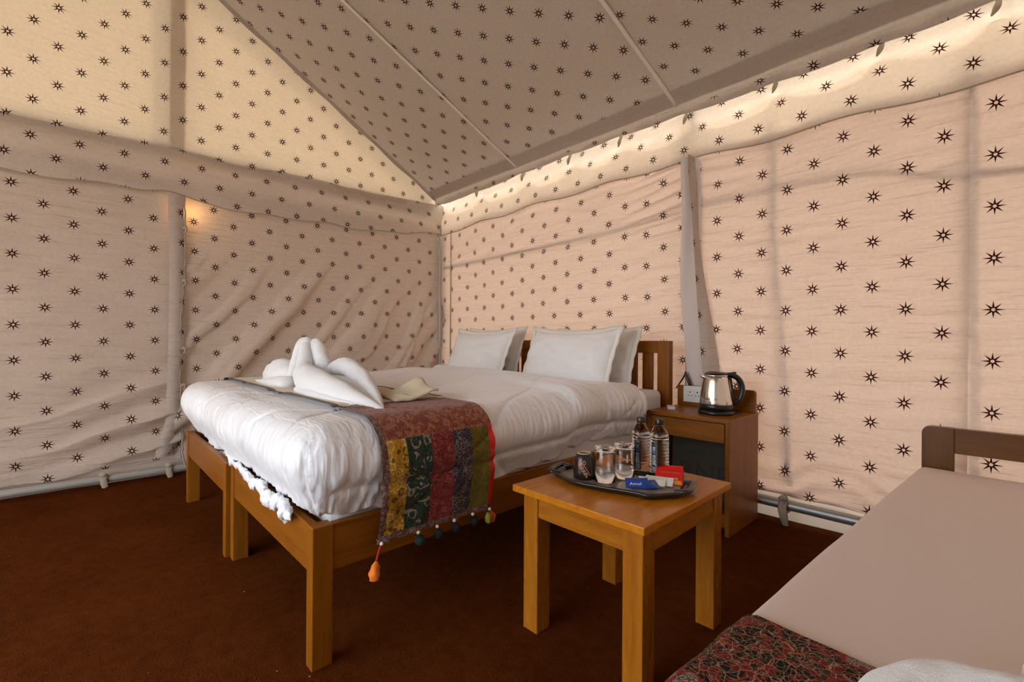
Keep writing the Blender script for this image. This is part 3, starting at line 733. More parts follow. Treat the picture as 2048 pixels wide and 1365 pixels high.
# ------------------------------------------------------------------ double bed made of two single frames
def bed_frame(x0, x1, y0, y1, label):
    """single bed frame: foot legs, head posts with slatted headboard, rails"""
    t = empty('wooden_bed', ((x0+x1)/2, y0, 0)); ox, oy = t.location.x, t.location.y
    L = lambda p: (p[0]-ox, p[1]-oy, p[2])
    B = lambda n, lo, hi, m, **k: box(n, L(lo), L(hi), m, t, **k)
    lw, ld, rt, rb = 0.047, 0.060, 0.410, 0.272
    B('leg', (x1-lw, y0, 0), (x1, y0+ld, rt), W['z']); B('leg', (x0, y0, 0), (x0+lw, y0+ld, rt), W['z'])
    hb0, hb1, ht = y1-0.05, y1, 0.955
    pw = 0.075
    B('head_post', (x1-pw, hb0, 0), (x1, hb1, ht), W['z']); B('head_post', (x0, hb0, 0), (x0+pw, hb1, ht), W['z'])
    B('foot_rail', (x0+lw, y0+0.004, rb), (x1-lw, y0+0.03, rt), W['x'])
    B('side_rail', (x1-0.028, y0+ld, rb), (x1-0.003, hb0, rt), W['y']); B('side_rail', (x0+0.003, y0+ld, rb), (x0+0.028, hb0, rt), W['y'])
    B('top_rail', (x0+pw, hb0+0.008, 0.880), (x1-pw, hb1-0.008, ht), W['x'])
    B('lower_rail', (x0+pw, hb0+0.008, 0.40), (x1-pw, hb1-0.008, 0.47), W['x'])
    inner = x1-x0-2*pw; n = 7; sw = 0.068; gap = (inner-n*sw)/(n+1)
    for k in range(n):
        xa = x0+pw+gap+k*(sw+gap); B('slat', (xa, hb0+0.014, 0.47), (xa+sw, hb1-0.016, 0.880), W['z'])
    for k in range(9):
        ya = y0+0.12+k*0.215; B('base_slat', (x0+0.028, ya, 0.345), (x1-0.028, ya+0.19, 0.362), W['x'], bev=0)
    return tag(t, label, 'bed')
bed_frame(-2.288, -1.337, 0.492, 2.60, 'orange-brown wooden bed frame under the patchwork end of the runner, beside the nightstand')
bed_frame(-3.262, -2.298, 0.475, 2.60, 'orange-brown wooden bed frame pushed against its twin, on the gable wall side')

def soft_box(name, lo, hi, r, mat, label=None, cat=None, sag=0.006, parent=None, rz=0.0, pivot=None):
    bm = bmesh.new(); bmesh.ops.create_cube(bm, size=1.0)
    lo = Vector(lo); hi = Vector(hi); c = (lo+hi)/2; d = hi-lo
    for v in bm.verts: v.co = Vector((v.co.x*d.x, v.co.y*d.y, v.co.z*d.z))
    bmesh.ops.bevel(bm, geom=list(bm.edges), offset=r, segments=5, profile=0.5, affect='EDGES')
    bmesh.ops.subdivide_edges(bm, edges=[e for e in bm.edges if e.calc_length() > 0.3], cuts=24, use_grid_fill=True)
    for v in bm.verts:
        if v.co.z > -d.z/2+0.01:
            v.co.z += sag*float(fbm(v.co.x*3+2, v.co.y*3))*sstep(-d.z/2, d.z/2, v.co.z)
    o = link_bm(name, bm, mat, parent, True); o.location = c
    if label: tag(o, label, cat)
    return o
soft_box('mattress', (-2.285, 0.560, 0.364), (-1.372, 2.545, 0.660), 0.035, M_SHEET, 'white-sheeted mattress with its bare corner beside the nightstand', 'mattress')
soft_box('mattress', (-3.225, 0.560, 0.364), (-2.300, 2.545, 0.660), 0.035, M_SHEET, 'white-sheeted mattress on the gable wall side, hidden under the duvet', 'mattress')

# ------------------------------------------------------------------ duvet draped over both mattresses
DX = (-3.305, -1.312); DY = (0.462, 2.22); DR = 0.085; DT = 0.692
IN = (DX[0]+DR, DX[1]-DR, DY[0]+DR)          # inner rectangle: left, right, foot
def duvet_bumps(u, v, side):
    """relief normal to the cloth at unfolded coordinates u, v (metres); side = 0 on top .. 1 on the skirts"""
    p = (u*0.92+v*0.55)/0.56; q = (u*0.80-v*0.75)/0.60
    st = np.minimum(np.abs(np.sin(p*PI)), np.abs(np.sin(q*PI)))
    h = (0.008+0.010*side)*(1-np.exp(-st/0.055))
    h = h+(0.003+0.004*side)*fbm(u*2.6, v*2.6)
    # fine drawn wrinkles on the skirts, running down the drop
    return h
def duvet_top(u, v):
    z = DT+0.020*sstep(0.9, 1.9, v)+0.016*np.exp(-((v-1.95)/0.16)**2)
    fold = 1.66-0.31*(u+1.5)
    z = z+0.026*sstep(-0.035, 0.02, v-fold)*sstep(0.25, 0.05, v-fold-0.05)
    z = z-0.010*np.exp(-((u+2.30)/0.10)**2)
    return z
def drape(u, v, off=0.0, relief=1.0, tuck=0.0):
    """unfolded cloth coordinates -> world position on the draped duvet, off metres outside it"""
    u = np.asarray(u, float); v = np.asarray(v, float)
    cu = np.clip(u, IN[0], IN[1]); cv = np.maximum(v, IN[2])
    du = u-cu; dv = v-cv; dist = np.sqrt(du*du+dv*dv)+1e-9
    nx, ny = du/dist, dv/dist
    a = np.clip(dist/DR, 0, PI/2); extra = np.maximum(dist-DR*PI/2, 0)
    offo = DR*np.sin(a); dropz = DR*(1-np.cos(a))+extra
    side = sstep(0.02, 0.16, dist)
    wr = 0.0
    arc = np.where(np.abs(du) > np.abs(dv), v*1.0, u*1.0)+0.12*np.arctan2(dv, np.abs(du)+1e-9)
    foot = sstep(0.0, 0.03, -dv)*1.0
    corner = np.clip(3*np.abs(nx*ny), 0, 1)
    am = (1-0.75*corner)*side*(0.0045+0.0065*foot)*(0.5+0.5*fbm(arc*2.3, dropz*1.3))
    wr = am*np.sin(arc*(150)+7*fbm(arc*3, dropz*2)+2.0*dropz)+side*0.007*fbm(arc*7, dropz*1.6)
    puff = side*0.020*np.sin(np.clip(dropz/0.27, 0, 1)*PI)*(1-0.5*foot)
    puff = puff-side*0.016*np.exp(-((dropz-0.185)/0.016)**2)*(1-foot)      # stitched seam near the hem
    ang = np.arctan2(-dv, np.abs(du)+1e-9)
    puff = puff-side*0.006*np.exp(-((ang-0.85-0.5*dropz)/0.07)**2)*(dist > 1e-3)*(dv < -1e-4)*(np.abs(du) > 1e-4)    # piped corner seam
    b = relief*(duvet_bumps(u, v, side)*(1-0.35*side)+wr+puff)+off
    # normal
    nh = np.sin(a); nz = np.cos(a)
    ins = tuck*sstep(0.10, 0.27, dropz)
    x = cu+nx*(offo+b*nh-ins); y = cv+ny*(offo+b*nh-ins); z = duvet_top(cu, cv)-dropz+b*nz
    return np.stack([x, y, z], -1)
def build_duvet():
    nu, nv = 300, 210
    us = np.linspace(IN[0], IN[1], nu); vs_ = np.linspace(IN[2], DY[1], nv)
    # perimeter list (u, v, direction): right side head->foot, corner fan, foot, corner fan, left side
    per = [(IN[1], v, (1, 0)) for v in vs_[::-1]]
    for k in range(1, 16): a = k/16*PI/2; per.append((IN[1], IN[2], (math.cos(a), -math.sin(a))))
    per += [(u, IN[2], (0, -1)) for u in us[::-1]]
    for k in range(1, 16): a = k/16*PI/2; per.append((IN[0], IN[2], (-math.sin(a), -math.cos(a))))
    per += [(IN[0], v, (-1, 0)) for v in vs_]
    U, Vv = np.meshgrid(us, vs_)
    V = list(drape(U, Vv).reshape(-1, 3)); Fc = grid_faces(nu, nv)
    pu = np.array([p[0] for p in per]); pv = np.array([p[1] for p in per]); pd = np.array([p[2] for p in per])
    K = 40; n = len(per); base = len(V)
    arc = np.cumsum(np.r_[0, np.hypot(np.diff(pu+0.1*pd[:, 0]), np.diff(pv+0.1*pd[:, 1]))])
    L = DR*PI/2+0.175+0.016*fbm(arc*2.2, arc*0+3)+0.006*np.sin(arc*40)
    # lower along the open side by the coffee table
    side_len = np.where(pd[:, 0] > 0.7, 0.02*np.sin((pv-0.5)*2.0), 0)
    L = L+side_len
    for k in range(K):
        f = (k/(K-1))
        d = 1e-4+L*f
        V += list(drape(pu+pd[:, 0]*d, pv+pd[:, 1]*d, 0.0, 1.0, 0.055))
    Fc += grid_faces_off(n, K, base)
    # tucked-under hem ring
    last = np.array(V[-n:]); hem = last.copy(); hem[:, 0] -= pd[:, 0]*0.05; hem[:, 1] -= pd[:, 1]*0.05; hem[:, 2] += 0.012
    mid = last.copy(); mid[:, 2] -= 0.012; mid[:, 0] -= pd[:, 0]*0.018; mid[:, 1] -= pd[:, 1]*0.018
    V += list(mid)+list(hem); Fc += grid_faces_off(n, 3, base+(K-1)*n)
    o = link_mesh('duvet', V, Fc, M_DUVET, None, True)
    return o
def grid_faces_off(nu, nv, off):
    return [tuple(i+off for i in f) for f in grid_faces(nu, nv)]
duvet = build_duvet()
tag(duvet, 'puffy white quilted duvet spread over the double bed', 'duvet')
# gathered elastic hem showing along the foot rail
V = []; m_ = 420; n_ = 14
for k in range(m_):
    f = k/(m_-1); xx = -2.42+f*0.97; r = (0.006+0.016*f**1.3)*min(1.0, 0.02+(1-f)*14, 0.1+f*20)
    cz = 0.430-0.014*f+0.006*math.sin(f*31)+0.004*math.sin(f*67); cy = DY[0]+0.030-0.020*f+0.006*math.sin(f*23)
    for i_ in range(n_):
        a = 2*PI*i_/n_
        ru = 1+0.22*math.sin(f*150+2.2*math.sin(f*40)+0.8*math.sin(a+f*9))+0.20*math.sin(f*233+2.6*math.sin(a*2+1))+0.12*math.sin(f*411+3*a)
        V.append((xx+0.006*math.sin(a*2+f*90), cy+r*ru*math.cos(a)*0.8, cz+r*ru*math.sin(a)*1.25))
link_mesh('gathered_hem', V, grid_faces(n_, m_, True), M_DUVET, duvet, True)

# ------------------------------------------------------------------ bed runner with patchwork end
runner = empty('bed_runner', (0, 0, 0))
RY0, RY1 = 0.664, 1.112
def drape_patch(name, u0, u1, v0, v1, mat, off, nu=30, nv=20, wav=0.004, hang=None):
    U, Vv = np.meshgrid(np.linspace(u0, u1, nu), np.linspace(v0, v1, nv))
    hangd = np.clip(U-IN[1], 0, 1)
    Vs = Vv+0.010*hangd/0.4*np.sin(hangd*9)
    P = drape(U, Vs, off, 0.9)
    sw = sstep(0.05, 0.30, hangd)
    P[..., 0] += sw*(0.004+wav*np.sin(Vv*46+hangd*5)) + off*0.2
    uv = np.stack([U, Vv], -1).reshape(-1, 2)
    return link_mesh(name, P.reshape(-1, 3), grid_faces(nu, nv), mat, runner, True, uv)
UE = IN[1]+DR*PI/2          # where the drop turns vertical (z = DT-DR)
def u_at_z(z): return UE+(DT+0.02-DR-z)
UB = -1.585
drape_patch('centre_panel', DX[0]-0.02, UB-0.028, RY0+0.028, RY1-0.02, M_CREAM, 0.015, 300, 60)
drape_patch('side_border', DX[0]-0.05, UB, RY0, RY0+0.028, P_BRN, 0.018, 420, 6)
drape_patch('side_border', DX[0]-0.05, UB, RY1-0.02, RY1, P_BRN, 0.018, 420, 6)
drape_patch('end_border', UB-0.030, UB, RY0+0.028, RY1-0.02, P_BRD, 0.013, 6, 24)
UZ = u_at_z(0.652); UZ2 = u_at_z(0.375)
drape_patch('block_print_band', UB, UZ, RY0+0.022, RY1, P_RED, 0.012, 40, 40)
drape_patch('edge_border', UB, UZ2, RY0, RY0+0.022, P_BRD, 0.013, 70, 4)
fr = [0.022, 0.088, 0.180, 0.270, 0.353, 0.428, 0.448]
for (a, b), m in zip(zip(fr[:-1], fr[1:]), (P_YEL, P_GRN, P_MAR, P_BLK, P_OLV, P_VIVID)):
    o = drape_patch('patchwork_strip', UZ, UZ2, RY0+a, RY0+b, m, 0.012, 40, 10)
drape_patch('bottom_border', UZ2, UZ2+0.020, RY0, RY1, P_BRD, 0.013, 5, 40)
def hang_pt(vfrac, du=0.0, off=0.014):
    return drape(np.array(UZ2+0.020+du), np.array(RY0+vfrac*(RY1-RY0)), off, 0.9)+np.array([0.012, 0, 0])
def tassel(vf, kind):
    p = hang_pt(vf)
    bm = bmesh.new(); bmesh.ops.create_uvsphere(bm, u_segments=12, v_segments=8, radius=0.006)
    for v in bm.verts: v.co += Vector(p)
    link_bm('bead', bm, M_BEAD, runner, True)
    q = Vector(p)
    if kind == 'orange':
        tube_obj('tassel_cord', [q, q+Vector((0.004, -0.012, -0.022)), q+Vector((0.006, -0.020, -0.045))], 0.0035, M_REDTHREAD, runner, 8, 10)
        e = q+Vector((0.006, -0.020, -0.045))
        V, Fc = tube([e, e+Vector((0, -0.003, -0.015)), e+Vector((0, -0.005, -0.034)), e+Vector((0, -0.007, -0.052))], [0.005, 0.012, 0.016, 0.013], 14, 20, jitter=0.10)
        link_mesh('tassel', V, Fc, M_ORANGE, runner, True)
    elif kind == 'mixed':
        for dy, m in ((-0.010, M_OLIVETHREAD), (0.008, M_ORANGE)):
            e = q+Vector((0.0, dy, -0.010))
            V, Fc = tube([e, e+Vector((0.004, 0, -0.012)), e+Vector((0.004, 0, -0.026)), e+Vector((0, 0, -0.036))], [0.005, 0.012, 0.013, 0.006], 12, 16, jitter=0.08)
            link_mesh('tassel', V, Fc, m, runner, True)
        tube_obj('tassel_cord', [q, q+Vector((0.016, 0.0, -0.012)), q+Vector((0.020, 0.0, -0.04))], 0.003, M_REDTHREAD, runner, 8, 8)
    else:
        m = M_GREENTHREAD if kind == 'green' else M_BLACKTHREAD
        bm = bmesh.new(); bmesh.ops.create_icosphere(bm, subdivisions=3, radius=0.017)
        for v in bm.verts:
            v.co *= 1+0.12*math.sin(v.co.x*900+v.co.y*700)*math.sin(v.co.z*800)
            v.co += q+Vector((0, 0.006, -0.026))
        link_bm('pompom', bm, m, runner, True)
for vf, k in ((0.02, 'orange'), (0.30, 'green'), (0.46, 'black'), (0.62, 'black'), (0.80, 'black'), (0.965, 'mixed')): tassel(vf, k)
tag(runner, 'patchwork bed runner with block-print strips and tassels, across the double bed', 'bed runner')

# ------------------------------------------------------------------ pillows
def pillow(w, h, t, label, centre, tilt, rz, group='pillows at the head of the double bed', seed=0):
    root = empty('pillow', centre)
    root.rotation_euler = (tilt, 0, rz)
    n, m = 46, 34
    u = np.linspace(-1, 1, n); v = np.linspace(-1, 1, m); U, Vv = np.meshgrid(u, v)
    rs = seed*3.7
    pin = 0.085
    X = U*w/2*(1-pin*(1-np.abs(U)**0.5*0)*(1-Vv**2)*np.abs(U)**3*0.6); Y = Vv*h/2*(1-pin*(1-U**2)*np.abs(Vv)**3*1.9)
    prof = (np.clip(1-np.abs(U)**3.0, 0, 1)**0.62)*(np.clip(1-np.abs(Vv)**2.6, 0, 1)**0.62)
    wr = 0.010*fbm(U*2.3+rs, Vv*2.3)*prof**0.5+0.006*fbm(U*6+rs, Vv*5)*sstep(0.45, 0.95, np.abs(U))
    Z = prof*t/2+wr
    top = np.stack([X, Y, Z], -1).reshape(-1, 3); bot = np.stack([X, Y, -prof*t/2*0.8], -1).reshape(-1, 3)
    Fc = grid_faces(n, m); k = n*m
    link_mesh('cushion', np.vstack([top, bot]), Fc+[tuple(reversed([i+k for i in f])) for f in Fc], M_PILLOW, root, True)
    # flat flange round the edge
    ring = [(x, -1) for x in u]+[(1, y) for y in v[1:]]+[(x, 1) for x in u[::-1][1:]]+[(-1, y) for y in v[::-1][1:-1]]
    V = []; e = 0.026
    def P2(a, b): 
        return a*w/2*(1-pin*(1-b*b)*abs(a)**3*0.6), b*h/2*(1-pin*(1-a*a)*abs(b)**3*1.9)
    for i, (a, b) in enumerate(ring):
        x0_, y0_ = P2(a, b); ox = (a if abs(a) == 1 else 0); oy = (b if abs(b) == 1 else 0)
        zz_ = 0.004*math.sin(i*0.9+rs)
        V += [(x0_, y0_, 0.005), (x0_+ox*e, y0_+oy*e, 0.004+zz_), (x0_+ox*e, y0_+oy*e, -0.004+zz_), (x0_, y0_, -0.005)]
    nr = len(ring); Fr = []
    for i in range(nr):
        j = (i+1) % nr
        for k2 in range(3): Fr.append((4*i+k2, 4*i+k2+1, 4*j+k2+1, 4*j+k2))
    link_mesh('flange', V, Fr, M_PILTRIM, root, True)
    return tag(root, label, 'pillow', group)
pillow(0.685, 0.395, 0.16, 'plump white pillow in front, on the nightstand side of the bed', (-1.844, 2.215, 0.838), math.radians(68), math.radians(-2), seed=1)
pillow(0.66, 0.40, 0.15, 'white pillow leaning behind the front one, on the nightstand side', (-1.815, 2.415, 0.828), math.radians(72), math.radians(-4), seed=2)
pillow(0.615, 0.395, 0.16, 'plump white pillow in front, on the gable wall side of the bed', (-2.745, 2.240, 0.842), math.radians(66), math.radians(2), seed=3)
pillow(0.62, 0.40, 0.15, 'cream-shaded pillow leaning behind the front one, on the gable wall side', (-2.790, 2.415, 0.846), math.radians(72), math.radians(2), seed=4)

# ------------------------------------------------------------------ towel swan
sw = empty('towel_swan', (0, 0, 0))
ZB = 0.716
def tw(name, pts, rad, n=20, m=60, flat=None, jit=0.02, seed=0, mat=None):
    V, Fc = tube(pts, rad, n, m, flat=flat, jitter=jit, seed=seed)
    return link_mesh(name, V, Fc, mat or M_TERRY, sw, True)
tw('body', [(-2.24, 0.87, 0.742), (-2.05, 0.865, 0.745), (-1.80, 0.84, 0.730), (-1.58, 0.805, 0.716)], [0.080, 0.080, 0.052, 0.018], flat=(1.1, 0.5), seed=1, jit=0.02)
tw('front_wing', [(-2.390, 0.838, 0.925), (-2.366, 0.830, 0.875), (-2.322, 0.812, 0.805), (-2.205, 0.790, 0.768), (-1.945, 0.778, 0.748), (-1.700, 0.782, 0.722), (-1.500, 0.792, 0.702)], [0.026, 0.034, 0.044, 0.064, 0.054, 0.036, 0.009], m=90, seed=2, jit=0.03)
tw('back_wing', [(-2.345, 0.930, 0.765), (-2.245, 0.942, 0.808), (-2.115, 0.940, 0.818), (-1.93, 0.920, 0.782), (-1.70, 0.860, 0.735), (-1.515, 0.800, 0.704)], [0.034, 0.042, 0.044, 0.037, 0.024, 0.008], m=80, seed=3, jit=0.035)
tw('rolled_edge', [(-2.20, 0.735, 0.722), (-2.00, 0.728, 0.720), (-1.78, 0.738, 0.714), (-1.60, 0.764, 0.708)], [0.014, 0.016, 0.012, 0.007], n=12, seed=4)
tw('neck', [(-2.380, 0.850, 0.932), (-2.450, 0.850, 0.930), (-2.500, 0.845, 0.885), (-2.502, 0.830, 0.815), (-2.485, 0.812, 0.745)], [0.030, 0.030, 0.028, 0.030, 0.036], n=18, m=60, seed=5, jit=0.03)
tw('neck_back', [(-2.420, 0.872, 0.926), (-2.372, 0.885, 0.915), (-2.345, 0.892, 0.862), (-2.322, 0.897, 0.800), (-2.290, 0.900, 0.735)], [0.022, 0.042, 0.052, 0.058, 0.066], n=18, m=60, flat=(0.8, 1.0), seed=9, jit=0.03)
tw('head', [(-2.49, 0.815, 0.752), (-2.60, 0.825, 0.768), (-2.72, 0.830, 0.772), (-2.83, 0.818, 0.752), (-2.91, 0.803, 0.726)], [0.036, 0.062, 0.074, 0.054, 0.020], n=22, seed=6, jit=0.04)
tw('head_fold', [(-2.47, 0.88, 0.785), (-2.56, 0.880, 0.802), (-2.66, 0.872, 0.800), (-2.76, 0.855, 0.775)], [0.028, 0.042, 0.044, 0.025], n=16, seed=8)
tw('beak', [(-2.43, 0.785, 0.732), (-2.54, 0.765, 0.730), (-2.68, 0.755, 0.722), (-2.85, 0.758, 0.715), (-2.97, 0.765, 0.711)], [0.046, 0.042, 0.028, 0.015, 0.006], n=16, flat=(1.1, 0.75), seed=7)
tag(sw, 'white towel folded into a swan, lying on the bed runner', 'towel')

# folded cream hand towel beside the swan's tail
U, Vv = np.meshgrid(np.linspace(0, 1, 26), np.linspace(0, 1, 20))
ht = []
for zoff in (0.0, -0.010):
    X = -1.88+U*0.30+0.05*Vv; Y = 0.935+Vv*0.16-U*0.045
    Z = ZB+0.012+0.055*np.exp(-((U-0.42)/0.22)**2)*sstep(0.25, 1, Vv)+0.030*np.exp(-((Vv-0.95)/0.25)**2)*U+0.006*fbm(U*3, Vv*3)+zoff
    ht.append(np.stack([X, Y, Z], -1).reshape(-1, 3))
Fc = grid_faces(26, 20); k = 520
rim = [i for i in range(26)]+[26*j+25 for j in range(1, 20)]+[519-i for i in range(1, 26)]+[26*j for j in range(18, 0, -1)]
Fc2 = Fc+[tuple(reversed([i+k for i in f])) for f in Fc]+[(rim[i], rim[i]+k, rim[(i+1) % len(rim)]+k, rim[(i+1) % len(rim)]) for i in range(len(rim))]
tag(link_mesh('hand_towel', np.vstack(ht), Fc2, M_CTERRY, None, True), 'small folded cream towel beside the tail of the towel swan', 'towel')

# ------------------------------------------------------------------ nightstand
NX0, NX1, NY0, NY1, NT_ = -1.332, -0.888, 2.297, 2.685, 0.572
ns = empty('nightstand', ((NX0+NX1)/2, NY0, 0)); ox, oy = ns.location.x, ns.location.y
def NB(n, lo, hi, m, par=None, **k): return box(n, (lo[0]-ox, lo[1]-oy, lo[2]), (hi[0]-ox, hi[1]-oy, hi[2]), m, par or ns, **k)
NB('side_panel', (NX1-0.022, NY0, 0), (NX1, NY1, NT_-0.020), W['z']); NB('side_panel', (NX0, NY0, 0), (NX0+0.022, NY1, NT_-0.020), W['z'])
NB('top', (NX0, NY0-0.004, NT_-0.020), (NX1+0.002, NY1, NT_), W['x'])
dr_ = NB('drawer', (NX0+0.024, NY0+0.002, 0.452), (NX1-0.026, NY0+0.022, NT_-0.026), W['x'])
NB('drawer_box', (NX0+0.03, NY0+0.022, 0.455), (NX1-0.03, NY1-0.02, NT_-0.024), W['y'], bev=0)
NB('shelf', (NX0+0.022, NY0+0.01, 0.085), (NX1-0.022, NY1-0.012, 0.105), W['x'])
NB('back_panel', (NX0+0.022, NY1-0.012, 0.085), (NX1-0.022, NY1, NT_-0.020), W['x'], bev=0)
NB('plinth', (NX0+0.022, NY0+0.03, 0.03), (NX1-0.022, NY0+0.045, 0.085), W['x'])
bbz = NT_+0.118
NB('backboard', (NX0+0.002, NY1-0.040, NT_), (NX1-0.002, NY1-0.018, bbz), W['x'], round_=[(lambda c, e: c.x > (NX1-0.004-ox)-0.002 and c.z > bbz-0.01 and abs(e.verts[0].co.y-e.verts[1].co.y) > 0.01, 0.018, 5)])
tag(ns, 'orange-brown wooden nightstand with drawer, open shelf and backboard', 'nightstand')
# printed board standing in the open shelf
cb = box('printed_board', (-0.185, -0.006, 0.0), (0.185, 0.006, 0.30), M_CARTON, None, bev=0.002)
cb.location = (-1.105, 2.50, 0.106); cb.rotation_euler = (math.radians(-4), 0, 0)
for txt, size, px, pz in (('RNP', 0.15, 0.0, 0.115), ('ll no ca', 0.045, 0.0, 0.235)):
    V, Fc = text_mesh(txt, size); link_mesh('lettering', [(x+px, -0.0068, y+pz) for x, y, _ in V], Fc, M_DARK, cb)
tag(cb, 'grey printed board with dark lettering inside the nightstand shelf', 'board')

# socket plate on the backboard
so = empty('socket_plate', (-1.226, NY1-0.041, 0.642))
box('plate', (-0.062, -0.009, -0.047), (0.062, 0.0, 0.047), M_WHITEP, so, bev=0.006, seg=3)
for cx in (-0.020, 0.024):
    box('socket', (cx-0.021, -0.0115, -0.024), (cx+0.021, -0.008, 0.026), M_WHITEP, so, bev=0.0015)
    for hx_, hz_, hr in ((0, 0.012, 0.0042), (-0.009, -0.008, 0.0032), (0.009, -0.008, 0.0032)):
        bm = bmesh.new(); bmesh.ops.create_cone(bm, cap_ends=True, segments=14, radius1=hr, radius2=hr, depth=0.0012)
        for v in bm.verts: v.co = Vector((cx+hx_+v.co.x, -0.0119+v.co.z, hz_+v.co.y))
        link_bm('pin_hole', bm, M_DARK, so)
tag(so, 'white plastic socket plate on the nightstand backboard, half behind the kettle', 'socket')
cbl = tube_obj('black_cable', [(-1.36, 2.690, 0.665), (-1.325, 2.672, 0.705), (-1.30, 2.668, 0.742), (-1.292, 2.668, 0.77), (-1.283, 2.668, 0.74), (-1.268, 2.672, 0.70), (-1.262, 2.680, 0.66)], [0.004, 0.0045, 0.005, 0.003, 0.008, 0.010, 0.009], M_BLACK, None, 10, 50)
tag(cbl, 'black cable looping up from behind the nightstand backboard', 'cable')

# small white remote on the nightstand top
rm = empty('remote_control', (-1.268, 2.445, NT_), math.radians(-58))
box('body', (-0.043, -0.020, 0.0), (0.043, 0.020, 0.015), M_WHITEP, rm, bev=0.005, seg=3)
box('top_panel', (-0.036, -0.015, 0.0145), (0.036, 0.015, 0.0165), M_GREYP, rm, bev=0.001)
tag(rm, 'small white remote control lying on the nightstand', 'remote')

# ------------------------------------------------------------------ kettle
kt = empty('electric_kettle', (-1.022, 2.460, NT_), math.radians(34))
lathe('power_base', [(0.001, 0.0), (0.086, 0.0), (0.090, 0.006), (0.088, 0.018), (0.080, 0.022), (0.001, 0.022)], M_BLACK, kt, 48)
lathe('base_ring', [(0.079, 0.022), (0.084, 0.024), (0.084, 0.050), (0.081, 0.054), (0.001, 0.054)], M_BLACK, kt, 48)
sb = lathe('body', [(0.081, 0.052), (0.0815, 0.060), (0.079, 0.085), (0.074, 0.125), (0.068, 0.160), (0.0625, 0.188), (0.060, 0.196), (0.056, 0.198)], M_STEEL, kt, 56)
V, Fc = text_mesh('HEDISON', 0.014)
def wrap(V, r0, a0, z0, fz=lambda z: 0.0):
    return [((r0+fz(z0+y))*math.cos(a0+x/r0), (r0+fz(z0+y))*math.sin(a0+x/r0), z0+y) for x, y, _ in V]
link_mesh('lettering', wrap(V, 0.0805, math.radians(-118), 0.082, lambda z: -(z-0.082)*0.13), Fc, M_BLACK, kt)
lathe('lid', [(0.058, 0.196), (0.060, 0.202), (0.056, 0.212), (0.040, 0.220), (0.015, 0.223), (0.001, 0.223)], M_BLACK, kt, 40)
lathe('lid_ring', [(0.0605, 0.1985), (0.0618, 0.202), (0.0600, 0.2055)], M_STEEL, kt, 40)
V, Fc = tube([(-0.052, 0, 0.190), (-0.068, 0, 0.197), (-0.080, 0, 0.203)], [0.022, 0.016, 0.007], 16, 14, flat=(1.0, 0.6))
link_mesh('spout', V, Fc, M_STEEL, kt, True)
V, Fc = tube([(0.050, 0, 0.205), (0.078, 0, 0.204), (0.106, 0, 0.188), (0.124, 0, 0.155), (0.126, 0, 0.115), (0.112, 0, 0.078), (0.086, 0, 0.058)], [0.016, 0.017, 0.017, 0.017, 0.017, 0.016, 0.014], 16, 60, flat=(1.1, 0.85))
link_mesh('handle', V, Fc, M_BLACK, kt, True)
V, Fc = tube([(0.060, 0, 0.196), (0.070, 0, 0.150), (0.078, 0, 0.100), (0.084, 0, 0.056)], [0.014, 0.011, 0.011, 0.013], 14, 30, flat=(1.1, 0.6))
link_mesh('handle_spine', V, Fc, M_BLACK, kt, True)
box('thumb_tab', (0.078, -0.008, 0.212), (0.098, 0.008, 0.222), M_BLACK, kt, bev=0.003)
tube_obj('power_cord', [(0.085, 0.02, 0.006), (0.12, 0.035, 0.006), (0.135, 0.06, 0.006), (0.12, 0.09, 0.006), (0.09, 0.11, 0.008)], 0.004, M_BLACK, kt, 8, 30)
tag(kt, 'polished steel electric kettle with black handle on the nightstand', 'kettle')

# ------------------------------------------------------------------ coffee table
TX0, TX1, TY0, TY1, TZ = -1.102, -0.616, 1.052, 1.612, 0.475
ct = empty('coffee_table', ((TX0+TX1)/2, (TY0+TY1)/2, 0)); ox2, oy2 = ct.location.x, ct.location.y
def TB(n, lo, hi, m, **k): return box(n, (lo[0]-ox2, lo[1]-oy2, lo[2]), (hi[0]-ox2, hi[1]-oy2, hi[2]), m, ct, **k)
TB('table_top', (TX0, TY0, TZ-0.022), (TX1, TY1, TZ), W_TOP)
iv, lg = 0.022, 0.062
for xa in (TX0+iv, TX1-iv-lg):
    for ya in (TY0+iv+0.010, TY1-iv-lg): TB('leg', (xa, ya, 0), (xa+lg, ya+lg, TZ-0.022), WT['z'])
TB('apron', (TX0+iv+lg, TY0+iv+0.014, TZ-0.098), (TX1-iv-lg, TY0+iv+0.036, TZ-0.022), WT['x']); TB('apron', (TX0+iv+lg, TY1-iv-0.026, TZ-0.098), (TX1-iv-lg, TY1-iv-0.004, TZ-0.022), WT['x'])
TB('apron', (TX0+iv+0.004, TY0+iv+lg+0.01, TZ-0.098), (TX0+iv+0.026, TY1-iv-lg, TZ-0.022), WT['y']); TB('apron', (TX1-iv-0.026, TY0+iv+lg+0.01, TZ-0.098), (TX1-iv-0.004, TY1-iv-lg, TZ-0.022), WT['y'])
tag(ct, 'small square orange-brown wooden coffee table in front of the nightstand', 'table')

